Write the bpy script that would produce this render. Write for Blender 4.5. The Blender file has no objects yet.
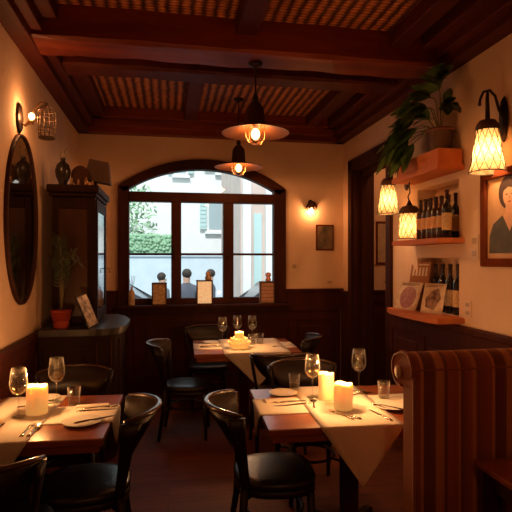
import bpy, bmesh, math, random
from mathutils import Vector, Matrix
R = math.radians
PI = math.pi
random.seed(7)
C = bpy.context.scene.collection
sc = bpy.context.scene

# ------------------------------------------------------------------ materials
def mat(name, col, rough=.5, metal=0, spec=.5, var=0, vscale=8, stretch=(1, 1, 1), col2=None, bump=0, bscale=30,
        sss=0, coat=0, sheen=0, emit=None, es=0):
    m = bpy.data.materials.new(name); m.use_nodes = True
    n = m.node_tree; b = n.nodes['Principled BSDF']
    b.inputs['Base Color'].default_value = (*col, 1)
    b.inputs['Roughness'].default_value = rough
    b.inputs['Metallic'].default_value = metal
    b.inputs['Specular IOR Level'].default_value = spec
    if coat:
        b.inputs['Coat Weight'].default_value = coat; b.inputs['Coat Roughness'].default_value = .15
    if sheen: b.inputs['Sheen Weight'].default_value = sheen
    if sss:
        b.inputs['Subsurface Weight'].default_value = sss
        b.inputs['Subsurface Radius'].default_value = (.06, .03, .012); b.inputs['Subsurface Scale'].default_value = 1
    if emit:
        b.inputs['Emission Color'].default_value = (*emit, 1); b.inputs['Emission Strength'].default_value = es
    if col2 or bump:
        tc = n.nodes.new('ShaderNodeTexCoord'); mp = n.nodes.new('ShaderNodeMapping')
        mp.inputs['Scale'].default_value = stretch
        n.links.new(tc.outputs['Object'], mp.inputs['Vector'])
        nz = n.nodes.new('ShaderNodeTexNoise'); nz.inputs['Scale'].default_value = vscale
        nz.inputs['Detail'].default_value = 5; nz.inputs['Roughness'].default_value = .6
        n.links.new(mp.outputs[0], nz.inputs['Vector'])
        if col2:
            cr = n.nodes.new('ShaderNodeValToRGB')
            cr.color_ramp.elements[0].position = .35; cr.color_ramp.elements[1].position = .68
            cr.color_ramp.elements[0].color = (*col, 1); cr.color_ramp.elements[1].color = (*col2, 1)
            n.links.new(nz.outputs['Fac'], cr.inputs['Fac']); n.links.new(cr.outputs[0], b.inputs['Base Color'])
        if bump:
            n2 = n.nodes.new('ShaderNodeTexNoise'); n2.inputs['Scale'].default_value = bscale; n2.inputs['Detail'].default_value = 4
            n.links.new(mp.outputs[0], n2.inputs['Vector'])
            bp = n.nodes.new('ShaderNodeBump'); bp.inputs['Strength'].default_value = bump; bp.inputs['Distance'].default_value = .01
            n.links.new(n2.outputs['Fac'], bp.inputs['Height']); n.links.new(bp.outputs[0], b.inputs['Normal'])
    return m

def glassy(name, tint=(1, 1, 1), ior=1.45, rough=0.02, boost=0.0):
    """thin clear glass: what lies behind stays visible, fresnel reflections on top"""
    m = bpy.data.materials.new(name); m.use_nodes = True
    n = m.node_tree; n.nodes.clear()
    o = n.nodes.new('ShaderNodeOutputMaterial'); mx = n.nodes.new('ShaderNodeMixShader')
    t = n.nodes.new('ShaderNodeBsdfTransparent'); t.inputs[0].default_value = (*tint, 1)
    g = n.nodes.new('ShaderNodeBsdfGlossy'); g.inputs['Roughness'].default_value = rough
    f = n.nodes.new('ShaderNodeLayerWeight'); f.inputs['Blend'].default_value = .5
    p = n.nodes.new('ShaderNodeMath'); p.operation = 'POWER'; p.inputs[1].default_value = 4.5
    a = n.nodes.new('ShaderNodeMath'); a.operation = 'ADD'; a.inputs[1].default_value = .03+boost; a.use_clamp = True
    n.links.new(f.outputs['Facing'], p.inputs[0]); n.links.new(p.outputs[0], a.inputs[0]); n.links.new(a.outputs[0], mx.inputs[0])
    n.links.new(t.outputs[0], mx.inputs[1]); n.links.new(g.outputs[0], mx.inputs[2]); n.links.new(mx.outputs[0], o.inputs[0])
    return m

def table_glass(name):
    """clear drinking glass: transparent, with bright grazing rims"""
    m = glassy(name, (.97, .96, .94), rough=.06, boost=.04); n = m.node_tree
    o = next(q for q in n.nodes if q.type == 'OUTPUT_MATERIAL'); old = o.inputs[0].links[0].from_socket
    d = n.nodes.new('ShaderNodeBsdfTranslucent'); d.inputs[0].default_value = (.95, .9, .85, 1)
    d2 = n.nodes.new('ShaderNodeBsdfDiffuse'); d2.inputs[0].default_value = (.95, .9, .85, 1)
    ad = n.nodes.new('ShaderNodeMixShader'); mx = n.nodes.new('ShaderNodeMixShader')
    lw = n.nodes.new('ShaderNodeLayerWeight'); pw = n.nodes.new('ShaderNodeMath'); pw.operation = 'POWER'; pw.inputs[1].default_value = 5
    mu = n.nodes.new('ShaderNodeMath'); mu.operation = 'MULTIPLY_ADD'; mu.inputs[1].default_value = .45; mu.inputs[2].default_value = .004
    n.links.new(lw.outputs['Facing'], pw.inputs[0]); n.links.new(pw.outputs[0], mu.inputs[0]); n.links.new(mu.outputs[0], mx.inputs[0])
    n.links.new(d.outputs[0], ad.inputs[1]); n.links.new(d2.outputs[0], ad.inputs[2]); n.links.new(old, mx.inputs[1]); n.links.new(ad.outputs[0], mx.inputs[2])
    n.links.new(mx.outputs[0], o.inputs[0]); return m

def glow_glass(name, col, strength, alpha=.5):
    """envelope of a burning bulb: half lets light through, half glows"""
    m = bpy.data.materials.new(name); m.use_nodes = True
    n = m.node_tree; n.nodes.clear()
    o = n.nodes.new('ShaderNodeOutputMaterial'); mx = n.nodes.new('ShaderNodeMixShader'); mx.inputs[0].default_value = alpha
    t = n.nodes.new('ShaderNodeBsdfTransparent')
    e = n.nodes.new('ShaderNodeEmission'); e.inputs[0].default_value = (*col, 1); e.inputs[1].default_value = strength
    n.links.new(t.outputs[0], mx.inputs[1]); n.links.new(e.outputs[0], mx.inputs[2]); n.links.new(mx.outputs[0], o.inputs[0])
    return m

def shade_mat(name, col):
    """lamp shade material lit by the lamp inside it"""
    m = bpy.data.materials.new(name); m.use_nodes = True
    n = m.node_tree; n.nodes.clear()
    o = n.nodes.new('ShaderNodeOutputMaterial'); mx = n.nodes.new('ShaderNodeMixShader'); mx.inputs[0].default_value = .6
    d = n.nodes.new('ShaderNodeBsdfDiffuse'); t = n.nodes.new('ShaderNodeBsdfTranslucent')
    tc = n.nodes.new('ShaderNodeTexCoord'); v = n.nodes.new('ShaderNodeTexVoronoi'); v.inputs['Scale'].default_value = 45
    cr = n.nodes.new('ShaderNodeValToRGB'); cr.color_ramp.elements[0].color = (*col, 1)
    cr.color_ramp.elements[1].color = (col[0]*.7, col[1]*.5, col[2]*.3, 1); cr.color_ramp.elements[1].position = .9
    n.links.new(tc.outputs['Object'], v.inputs['Vector']); n.links.new(v.outputs['Distance'], cr.inputs[0])
    n.links.new(cr.outputs[0], d.inputs[0]); n.links.new(cr.outputs[0], t.inputs[0])
    n.links.new(d.outputs[0], mx.inputs[1]); n.links.new(t.outputs[0], mx.inputs[2]); n.links.new(mx.outputs[0], o.inputs[0])
    return m

M = {}
M['plaster'] = mat('plaster', (.72, .50, .34), .85, spec=.2, col2=(.78, .55, .38), vscale=3, bump=.25, bscale=25)
M['dark_wood'] = mat('dark_wood', (.034, .009, .004), .6, spec=.12, col2=(.060, .016, .007), vscale=9, stretch=(1, 1, .12), bump=.1)
M['panel_wood'] = mat('panel_wood', (.045, .010, .005), .55, spec=.12, col2=(.065, .015, .007), vscale=10, stretch=(1, 1, .1), bump=.1)
M['beam_wood'] = mat('beam_wood', (.12, .015, .005), .5, spec=.3, col2=(.24, .038, .010), vscale=7, stretch=(.12, 1, 1), bump=.35, bscale=12)
M['joist_wood'] = mat('joist_wood', (.06, .009, .004), .55, spec=.2, col2=(.10, .016, .006), vscale=7, stretch=(1, .12, 1), bump=.3, bscale=12)
M['table_wood'] = mat('table_wood', (.22, .055, .02), .28, col2=(.34, .10, .038), vscale=8, stretch=(.15, 1, 1), coat=.3)
M['shelf_wood'] = mat('shelf_wood', (.45, .12, .035), .6, spec=.2, col2=(.58, .18, .055), vscale=8, stretch=(1, .12, 1), bump=.1)
M['chair_wood'] = mat('chair_wood', (.014, .006, .004), .42, spec=.35)
M['chair_rim'] = mat('chair_rim', (.04, .017, .008), .22, coat=.7)
M['leather'] = mat('leather', (.014, .011, .010), .33, bump=.15, bscale=60)
M['cabinet_wood'] = mat('cabinet_wood', (.018, .006, .0025), .6, spec=.1, col2=(.028, .009, .004), vscale=8, stretch=(1, 1, .12), bump=.1)
M['cabinet_panel'] = mat('cabinet_panel', (.035, .013, .005), .35, spec=.3, col2=(.07, .026, .010), vscale=14, stretch=(1, 1, .08))
M['black_stone'] = mat('dark_counter', (.022, .015, .012), .42, spec=.35, col2=(.04, .03, .025), vscale=12)
M['iron'] = mat('iron', (.035, .018, .011), .45, metal=.7)
M['brass'] = mat('aged_brass', (.35, .19, .08), .35, metal=.9)
M['rattan_metal'] = mat('bronze_wire', (.10, .05, .022), .6, metal=.3)
M['steel'] = mat('cutlery_steel', (.42, .36, .31), .2, metal=1)
M['linen'] = mat('linen', (.74, .66, .54), .9, col2=(.78, .70, .58), vscale=60, bump=.15, bscale=180)
M['napkin'] = mat('napkin_linen', (.78, .68, .55), .9, bump=.1, bscale=200)
M['china'] = mat('china', (.8, .76, .68), .15)
M['glass'] = table_glass('clear_glass')
M['pane'] = glassy('window_glass', (.97, .99, 1), boost=0.0)
M['cab_glass'] = glassy('cabinet_glass', (.5, .45, .4), boost=.08)
M['wine'] = glassy('pale_wine', (.93, .76, .52), boost=.06)
M['wax'] = mat('glowing_wax', (.92, .72, .40), .5, sss=.6, emit=(1, .48, .12), es=.36)  # even emission gives the wax its glow; the petals wear it too
M['flame'] = mat('flame', (1, .7, .3), .5, emit=(1, .6, .2), es=14)
M['wick'] = mat('wick', (.02, .02, .02), .9)
M['bulb'] = glow_glass('lit_bulb', (1, .62, .26), 8, .6)
M['filament'] = mat('filament', (1, .8, .5), .5, emit=(1, .7, .35), es=60)
M['bulb_jar'] = glassy('bulb_jar', (1, .96, .9), boost=.06)
M['shade'] = shade_mat('mosaic_shade', (.60, .50, .31))
M['lattice'] = mat('lattice_wire', (.035, .018, .008), .6)
M['rattan'] = mat('rattan', (.085, .032, .014), .7, bump=.4, bscale=60)
M['terracotta'] = mat('terracotta', (.30, .04, .02), .6, spec=.2)
M['leaf'] = mat('leaf', (.07, .13, .025), .4, col2=(.11, .19, .04), vscale=12)
M['palm'] = mat('palm_leaf', (.035, .05, .016), .5)
M['stem'] = mat('plant_stem', (.20, .16, .07), .7)
M['soil'] = mat('soil', (.03, .02, .013), .95)
M['bottle'] = mat('bottle_glass', (.008, .007, .006), .1, coat=.5)
M['bottle_amber'] = mat('amber_bottle_glass', (.05, .018, .007), .12, coat=.5)
M['label_a'] = mat('cream_label', (.78, .58, .36), .7, spec=.1, col2=(.55, .37, .2), vscale=60)
M['label_b'] = mat('orange_label', (.78, .46, .22), .7, col2=(.60, .30, .12), vscale=60)
M['foil'] = mat('bottle_foil', (.06, .03, .02), .35, metal=.5)
M['foil_red'] = mat('dark_foil', (.05, .012, .01), .35, metal=.5)
M['switch'] = mat('switch_plate', (.72, .52, .34), .5)
M['rocker'] = mat('rocker', (.45, .3, .18), .4)
M['mirror'] = mat('mirror_glass', (.55, .5, .45), .04, metal=1)
M['frame_brown'] = mat('brown_frame', (.12, .028, .010), .95, spec=0, col2=(.16, .04, .015), vscale=8)
M['wicker'] = mat('carved_box', (.42, .26, .14), .8, spec=.1, col2=(.80, .60, .40), vscale=45, bump=.6, bscale=45)
M['white_card'] = mat('white_card', (.62, .50, .36), .8, spec=.05)
M['dark_glossy'] = mat('dark_glossy', (.02, .014, .012), .25)
M['bronze'] = mat('bronze', (.065, .023, .008), .6, metal=.1, spec=.2)
M['pink_wood'] = mat('pinkish_wood', (.5, .27, .2), .6, col2=(.62, .37, .28), vscale=20)
M['red_glass'] = mat('red_glass', (.5, .05, .03), .15)
M['hall_plaster'] = mat('hall_plaster', (.62, .47, .33), .85)
# exterior
M['facade'] = mat('pale_facade', (.82, .84, .84), .9, col2=(.88, .89, .88), vscale=2)
M['facade_pink'] = mat('pinkish_facade', (.62, .48, .42), .9, col2=(.70, .56, .50), vscale=2)
M['shutter'] = mat('pale_teal_shutter', (.50, .68, .68), .7)
M['dark_pane'] = mat('far_window_pane', (.40, .5, .53), .3)
M['hedge'] = mat('hedge_leaf', (.22, .42, .26), .8, col2=(.36, .55, .36), vscale=20)
M['tree_leaf'] = mat('tree_leaf', (.30, .48, .30), .8)
M['asphalt'] = mat('grey_paving', (.16, .19, .22), .85, col2=(.22, .25, .28), vscale=3)
M['blue_wall'] = mat('pale_bluish_wall', (.55, .66, .74), .85, col2=(.62, .72, .78), vscale=2)
M['car_paint'] = mat('dark_car_paint', (.04, .045, .055), .25, coat=.6)
M['car_light'] = mat('pale_car_paint', (.62, .66, .7), .3, coat=.6)
M['tyre'] = mat('tyre', (.02, .02, .02), .8)
M['trouser'] = mat('trousers', (.05, .06, .08), .9)
M['hair'] = mat('dark_hair', (.03, .02, .015), .7)

def stripes():
    m = bpy.data.materials.new('striped_upholstery'); m.use_nodes = True
    n = m.node_tree; b = n.nodes['Principled BSDF']; b.inputs['Roughness'].default_value = .85
    b.inputs['Sheen Weight'].default_value = .4; b.inputs['Sheen Tint'].default_value = (1, .5, .25, 1)
    tc = n.nodes.new('ShaderNodeTexCoord'); sx = n.nodes.new('ShaderNodeSeparateXYZ')
    mu = n.nodes.new('ShaderNodeMath'); mu.operation = 'MULTIPLY'; mu.inputs[1].default_value = 1/.33
    fr = n.nodes.new('ShaderNodeMath'); fr.operation = 'FRACT'
    cr = n.nodes.new('ShaderNodeValToRGB'); cr.color_ramp.interpolation = 'LINEAR'
    pts = [(0, (0.340, 0.076, 0.034)), (.10, (0.391, 0.093, 0.034)), (.13, (0.765, 0.289, 0.102)), (.16, (0.170, 0.037, 0.020)), (.30, (0.221, 0.048, 0.024)),
           (.33, (0.612, 0.221, 0.076)), (.42, (0.561, 0.204, 0.068)), (.45, (0.136, 0.031, 0.017)), (.50, (0.442, 0.102, 0.037)), (.62, (0.374, 0.085, 0.034)),
           (.65, (0.680, 0.272, 0.093)), (.67, (0.204, 0.044, 0.022)), (.80, (0.425, 0.102, 0.037)), (.86, (0.646, 0.238, 0.085)), (.90, (0.255, 0.056, 0.027)), (1, (0.340, 0.076, 0.034))]
    e = cr.color_ramp.elements
    e[0].position = 0; e[0].color = (*pts[0][1], 1); e[1].position = 1; e[1].color = (*pts[-1][1], 1)
    for p, c in pts[1:-1]:
        q = e.new(p); q.color = (*c, 1)
    nz = n.nodes.new('ShaderNodeTexNoise'); nz.inputs['Scale'].default_value = 160
    w = n.nodes.new('ShaderNodeTexWave'); w.inputs['Scale'].default_value = 42; w.bands_direction = 'X'
    mx = n.nodes.new('ShaderNodeMix'); mx.data_type = 'RGBA'; mx.blend_type = 'MULTIPLY'; mx.inputs[0].default_value = .42
    n.links.new(tc.outputs['Object'], sx.inputs[0]); n.links.new(sx.outputs[0], mu.inputs[0]); n.links.new(mu.outputs[0], fr.inputs[0])
    n.links.new(fr.outputs[0], cr.inputs[0]); n.links.new(tc.outputs['Object'], w.inputs['Vector'])
    n.links.new(cr.outputs[0], mx.inputs[6]); n.links.new(w.outputs['Color'], mx.inputs[7]); n.links.new(mx.outputs[2], b.inputs['Base Color'])
    n.links.new(tc.outputs['Object'], nz.inputs['Vector'])
    bp = n.nodes.new('ShaderNodeBump'); bp.inputs['Strength'].default_value = .3; bp.inputs['Distance'].default_value = .004
    n.links.new(nz.outputs[0], bp.inputs['Height']); n.links.new(bp.outputs[0], b.inputs['Normal'])
    return m
M['stripe'] = stripes()
M['stripe_plain'] = mat('rust_upholstery', (.26, .07, .025), .85, sheen=.3)
M['beige_cap'] = mat('beige_cap', (.42, .24, .12), .7)

def woven():
    """terracotta rib ceiling: ribs along y, cross joints along x"""
    m = bpy.data.materials.new('woven_ceiling'); m.use_nodes = True
    n = m.node_tree; b = n.nodes['Principled BSDF']; b.inputs['Roughness'].default_value = .7
    tc = n.nodes.new('ShaderNodeTexCoord')
    nz = n.nodes.new('ShaderNodeTexNoise'); nz.inputs['Scale'].default_value = 9
    def wave(d, s):
        w = n.nodes.new('ShaderNodeTexWave'); w.bands_direction = d; w.inputs['Scale'].default_value = s
        w.inputs['Distortion'].default_value = 1.2; w.inputs['Detail'].default_value = 2; w.inputs['Detail Scale'].default_value = 3
        n.links.new(tc.outputs['Object'], w.inputs['Vector']); return w
    a = wave('X', 3.9); c = wave('Y', 8.5)
    mm = n.nodes.new('ShaderNodeMath'); mm.operation = 'MULTIPLY'
    n.links.new(a.outputs['Fac'], mm.inputs[0])
    m2 = n.nodes.new('ShaderNodeMath'); m2.operation = 'MULTIPLY_ADD'; m2.inputs[1].default_value = .7; m2.inputs[2].default_value = .3
    n.links.new(c.outputs['Fac'], m2.inputs[0]); n.links.new(m2.outputs[0], mm.inputs[1])
    cr = n.nodes.new('ShaderNodeValToRGB'); e = cr.color_ramp.elements
    e[0].position = .05; e[0].color = (.09, .018, .010, 1); e[1].position = .8; e[1].color = (.85, .33, .09, 1)
    q = e.new(.32); q.color = (.46, .12, .04, 1)
    n.links.new(mm.outputs[0], cr.inputs[0]); 
    mx = n.nodes.new('ShaderNodeMix'); mx.data_type = 'RGBA'; mx.blend_type = 'MULTIPLY'; mx.inputs[0].default_value = .5
    n.links.new(tc.outputs['Object'], nz.inputs['Vector']); n.links.new(cr.outputs[0], mx.inputs[6]); n.links.new(nz.outputs['Fac'], mx.inputs[7])
    n.links.new(mx.outputs[2], b.inputs['Base Color'])
    bp = n.nodes.new('ShaderNodeBump'); bp.inputs['Strength'].default_value = .8; bp.inputs['Distance'].default_value = .02
    n.links.new(mm.outputs[0], bp.inputs['Height']); n.links.new(bp.outputs[0], b.inputs['Normal'])
    return m
M['woven'] = woven()

def floor_mat():
    m = bpy.data.materials.new('plank_floor'); m.use_nodes = True
    n = m.node_tree; b = n.nodes['Principled BSDF']; b.inputs['Roughness'].default_value = .55; b.inputs['Specular IOR Level'].default_value = .25
    tc = n.nodes.new('ShaderNodeTexCoord'); br = n.nodes.new('ShaderNodeTexBrick')
    br.inputs['Scale'].default_value = 1; br.inputs['Brick Width'].default_value = 1.1; br.inputs['Row Height'].default_value = .11
    br.inputs['Mortar Size'].default_value = .002; br.inputs['Color1'].default_value = (.17, .042, .016, 1)
    br.inputs['Color2'].default_value = (.22, .058, .022, 1); br.inputs['Mortar'].default_value = (.03, .01, .006, 1)
    nz = n.nodes.new('ShaderNodeTexNoise'); mp = n.nodes.new('ShaderNodeMapping'); mp.inputs['Scale'].default_value = (.2, 2, 1)
    nz.inputs['Scale'].default_value = 12
    mx = n.nodes.new('ShaderNodeMix'); mx.data_type = 'RGBA'; mx.blend_type = 'MULTIPLY'; mx.inputs[0].default_value = .5
    n.links.new(tc.outputs['Object'], br.inputs['Vector']); n.links.new(tc.outputs['Object'], mp.inputs['Vector'])
    n.links.new(mp.outputs[0], nz.inputs['Vector']); n.links.new(br.outputs['Color'], mx.inputs[6]); n.links.new(nz.outputs['Fac'], mx.inputs[7])
    n.links.new(mx.outputs[2], b.inputs['Base Color'])
    return m
M['floor'] = floor_mat()

# ------------------------------------------------------------------ mesh helpers
def BM(): return bmesh.new()
def box(bm, x0, x1, y0, y1, z0, z1, bev=0, mtx=None):
    v = [bm.verts.new((x, y, z)) for z in (z0, z1) for y in (y0, y1) for x in (x0, x1)]
    fs = [bm.faces.new([v[i] for i in q]) for q in ((0, 2, 3, 1), (4, 5, 7, 6), (0, 1, 5, 4), (2, 6, 7, 3), (0, 4, 6, 2), (1, 3, 7, 5))]
    if mtx is not None:
        for q in v: q.co = mtx @ q.co
    if bev:
        ed = list({e for f in fs for e in f.edges})
        bmesh.ops.bevel(bm, geom=ed, offset=bev, segments=2, affect='EDGES', profile=.5)
    return bm
def lathe(bm, prof, seg=24, c=(0, 0, 0), mtx=None, smooth=True, close=True, sx=1, sy=1):
    rings = []
    for r, z in prof:
        if r < 1e-5: rings.append([bm.verts.new((c[0], c[1], c[2]+z))])
        else: rings.append([bm.verts.new((c[0]+r*sx*math.cos(2*PI*k/seg), c[1]+r*sy*math.sin(2*PI*k/seg), c[2]+z)) for k in range(seg)])
    for a, b in zip(rings, rings[1:]):
        for k in range(seg):
            l = (k+1) % seg
            if len(a) == 1 and len(b) == 1: continue
            if len(a) == 1: f = bm.faces.new([a[0], b[l], b[k]])
            elif len(b) == 1: f = bm.faces.new([a[k], a[l], b[0]])
            else: f = bm.faces.new([a[k], a[l], b[l], b[k]])
            f.smooth = smooth
    if close:
        for rg, fl in ((rings[0], True), (rings[-1], False)):
            if len(rg) > 1:
                try: bm.faces.new(rg[::-1] if fl else rg)
                except ValueError: pass
    if mtx is not None:
        for rg in rings:
            for v in rg: v.co = mtx @ v.co
    return bm
def loft(bm, secs, smooth=True, cap=True, closed=False):
    rs = [[bm.verts.new(p) for p in s] for s in secs]
    pr = list(zip(rs, rs[1:])) + ([(rs[-1], rs[0])] if closed else [])
    n = len(rs[0])
    for a, b in pr:
        for k in range(n):
            f = bm.faces.new([a[k], a[(k+1) % n], b[(k+1) % n], b[k]]); f.smooth = smooth
    if cap and not closed:
        bm.faces.new(rs[0][::-1]); bm.faces.new(rs[-1])
    return bm
def tube(bm, pts, r, seg=8, closed=False, flat=1.0):
    P = [Vector(p) for p in pts]; n = len(P)
    rr = r if isinstance(r, (list, tuple)) else [r]*n
    secs = []; up = None
    for i in range(n):
        if closed: t = (P[(i+1) % n]-P[i-1]).normalized()
        else: t = (P[min(i+1, n-1)]-P[max(i-1, 0)]).normalized()
        if up is None:
            up = Vector((0, 0, 1)) if abs(t.z) < .9 else Vector((1, 0, 0))
        s = t.cross(up)
        if s.length < 1e-4: s = t.cross(Vector((0, 1, 0)))
        s.normalize(); u = s.cross(t).normalized(); up = u
        secs.append([P[i]+s*math.cos(2*PI*k/seg)*rr[i]+u*math.sin(2*PI*k/seg)*rr[i]*flat for k in range(seg)])
    return loft(bm, secs, closed=closed)
def prism(bm, poly, axis, a, b, smooth=False):
    """poly: 2D points; axis: the extrusion axis"""
    def p(u, v, w):
        return {'x': (w, u, v), 'y': (u, w, v), 'z': (u, v, w)}[axis]
    A = [bm.verts.new(p(u, v, a)) for u, v in poly]; B = [bm.verts.new(p(u, v, b)) for u, v in poly]
    n = len(poly)
    bm.faces.new(A); bm.faces.new(B[::-1])
    for k in range(n):
        f = bm.faces.new([A[k], B[k], B[(k+1) % n], A[(k+1) % n]]); f.smooth = smooth
    return bm
def ball(bm, c, r, seg=16, s=(1, 1, 1)):
    n = seg//2
    prof = [(math.sin(PI*i/n)*r, -math.cos(PI*i/n)*r*s[2]) for i in range(n+1)]
    prof[0] = (0, prof[0][1]); prof[-1] = (0, prof[-1][1])
    return lathe(bm, prof, seg, c, sx=s[0], sy=s[1])
def arc(cx, cy, r, a0, a1, n, r2=None):
    r2 = r if r2 is None else r2
    return [(cx+r*math.cos(R(a0+(a1-a0)*i/n)), cy+r2*math.sin(R(a0+(a1-a0)*i/n))) for i in range(n+1)]

def obj(name, bm, m, parent=None, loc=None):
    me = bpy.data.meshes.new(name)
    bmesh.ops.recalc_face_normals(bm, faces=bm.faces)
    bm.to_mesh(me); bm.free()
    ms = m if isinstance(m, list) else [m]
    for q in ms: me.materials.append(M[q] if isinstance(q, str) else q)
    o = bpy.data.objects.new(name, me); C.objects.link(o)
    if parent is not None: o.parent = parent
    if loc is not None: o.location = loc
    return o
def thing(name, label, cat, loc=(0, 0, 0), rz=0, group=None):
    o = bpy.data.objects.new(name, None); C.objects.link(o); o.empty_display_size = .05
    o.location = loc; o.rotation_euler = (0, 0, rz); o['label'] = label; o['category'] = cat
    if group: o['group'] = group
    return o
def tag(o, label, cat, group=None):
    o['label'] = label; o['category'] = cat
    if group: o['group'] = group
    return o
def struct(name, bm, m):
    o = obj(name, bm, m); o['kind'] = 'structure'; return o
def dup(root, loc=None, rz=None, label=None, group=None, scale=None):
    r = root.copy(); C.objects.link(r)
    if loc is not None: r.location = loc
    if rz is not None: r.rotation_euler = (0, 0, rz)
    if label: r['label'] = label
    if group: r['group'] = group
    if scale: r.scale = (scale,)*3
    def rec(src, dst):
        for ch in [c for c in bpy.data.objects if c.parent == src]:
            c = ch.copy(); C.objects.link(c); c.parent = dst; rec(ch, c)
    rec(root, r)
    return r
def light(name, loc, power, col=(1, .42, .15), radius=.03, parent=None, spot=None):
    l = bpy.data.lights.new(name, 'POINT'); l.energy = power; l.color = col; l.shadow_soft_size = radius
    o = bpy.data.objects.new(name, l); C.objects.link(o); o.location = loc
    if parent is not None: o.parent = parent
    return o

# ------------------------------------------------------------------ camera
TH = math.atan(88/500)
cam = bpy.data.cameras.new('camera'); co = bpy.data.objects.new('camera', cam); C.objects.link(co)
co.location = (0, 0, 1.58); co.rotation_euler = (PI/2, 0, -TH)
cam.sensor_width = 36; cam.lens = 36*500/512; cam.shift_y = 4/512; cam.clip_end = 200; cam.clip_start = .05
sc.camera = co

# ------------------------------------------------------------------ room shell
XL, XR, YB, YF, ZC = -1.015, 2.17, 6.0, -1.6, 3.27
b = BM(); box(b, XL-.3, 4.0, YF-.2, YB+.3, -.12, 0); struct('floor', b, 'floor')
# back wall with arched opening
WX0, WX1, WZ0, WZS, WZT = -.57, 1.42, 1.02, 2.44, 2.775
cxw = (WX0+WX1)/2; hw = (WX1-WX0)/2; rise = WZT-WZS; rad = (hw*hw+rise*rise)/(2*rise); cz = WZT-rad
def arch_pts(x0, x1, top, spring, n=24):
    c = (x0+x1)/2; h = (x1-x0)/2; ri = top-spring; ra = (h*h+ri*ri)/(2*ri); zc = top-ra; a = math.asin(h/ra)
    return [(c+ra*math.sin(-a+2*a*i/n), zc+ra*math.cos(-a+2*a*i/n)) for i in range(n+1)]
ap = arch_pts(WX0, WX1, WZT, WZS)
b = BM()
def wall_front(bm, y0, y1):
    box(bm, XL-.3, WX0, y0, y1, 0, 3.5); box(bm, WX1, 3.45, y0, y1, 0, 3.5)
    box(bm, WX0, WX1, y0, y1, 0, WZ0)
    poly = [(WX0, 3.5)]+ap+[(WX1, 3.5)]
    prism(bm, poly, 'y', y0, y1)
wall_front(b, YB, YB+.3); struct('wall_back', b, 'plaster')
b = BM(); box(b, XL-.3, XL, YF, YB, 0, 3.5); struct('wall_left', b, 'plaster')
b = BM(); box(b, XL-.3, 4, YF-.2, YF, 0, 3.5); struct('wall_front', b, 'plaster')
# right wall: doorway Y 4.70-5.65 z<2.65, niche Y 3.46-4.10, z 1.15-1.60 and 1.745-2.20
b = BM()
T = .23
box(b, XR, XR+T, YF, 3.46, 0, 3.5); box(b, XR, XR+T, 4.10, 4.70, 0, 3.5)
box(b, XR, XR+T, 3.46, 4.10, 0, 1.15); box(b, XR, XR+T, 3.46, 4.10, 1.60, 1.745); box(b, XR, XR+T, 3.46, 4.10, 2.20, 3.5)
box(b, XR+.17, XR+T, 3.46, 4.10, 1.15, 1.60); box(b, XR+.17, XR+T, 3.46, 4.10, 1.745, 2.20)
box(b, XR, XR+T, 5.65, 6.0, 0, 3.5); box(b, XR, XR+T, 4.70, 5.65, 2.65, 3.5)
struct('wall_right', b, 'plaster')
b = BM(); box(b, 3.45, 3.6, YF, YB+.3, 0, 3.5); struct('wall_hallway', b, 'hall_plaster')
b = BM(); box(b, XL-.3, 4, YF-.2, YB+.3, 3.5, 3.6); struct('ceiling', b, 'joist_wood')
b = BM(); box(b, XL, XR, YF, YB, ZC, ZC+.05); struct('ceiling_weave', b, 'woven')
# perimeter cornice, in steps
def cornice(n, x0, x1, y0, y1, dx, dy, m):
    b = BM()
    for w, z in ((.13, 3.03), (.20, 3.09), (.30, 3.16)):
        if dx > 0: box(b, x0, x0+w, y0, y1, z, ZC, .008)
        elif dx < 0: box(b, x1-w, x1, y0, y1, z, ZC, .008)
        else: box(b, x0, x1, y1-w, y1, z, ZC, .008)
    struct(n, b, m)
cornice('trim_1', XL, XR, YF, YB, 1, 0, 'joist_wood'); cornice('trim_2', XL, XR, YF, YB, -1, 0, 'joist_wood')
cornice('trim_3', XL+.02, XR-.02, YF, YB, 0, 1, 'beam_wood')
# cross beams
def hewn_beam(n, y0, y1, z0, m='beam_wood', x0=XL+.05, x1=XR-.05):
    b = BM(); secs = []
    N = 26
    for i in range(N+1):
        x = x0+(x1-x0)*i/N
        w = math.sin(i*1.7)*.006+math.sin(i*.6+1)*.008
        e = .022
        secs.append([(x, y0+w, ZC), (x, y0+w, z0+e), (x, y0+w+e, z0+w*.8), (x, y1-e+w*.5, z0-w*.5), (x, y1+w*.5, z0+e), (x, y1, ZC)])
    loft(b, secs, smooth=False); struct(n, b, m)
hewn_beam('trim_4', 3.47, 3.77, 3.04); hewn_beam('trim_5', 4.08, 4.32, 3.10, 'joist_wood')
hewn_beam('trim_6', 1.2, 1.48, 3.08)
for k, (x0, x1, y0, y1) in enumerate([(.47, .62, 1.48, 3.5), (.18, .32, 4.32, 5.72), (1.62, 1.76, 1.48, 3.5), (-.74, -.68, 4.32, 5.72), (1.60, 1.72, 4.32, 5.72)]):
    b = BM(); box(b, x0, x1, y0, y1, 3.16, ZC, .01); struct('trim_%d' % (7+k), b, 'joist_wood')

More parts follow.
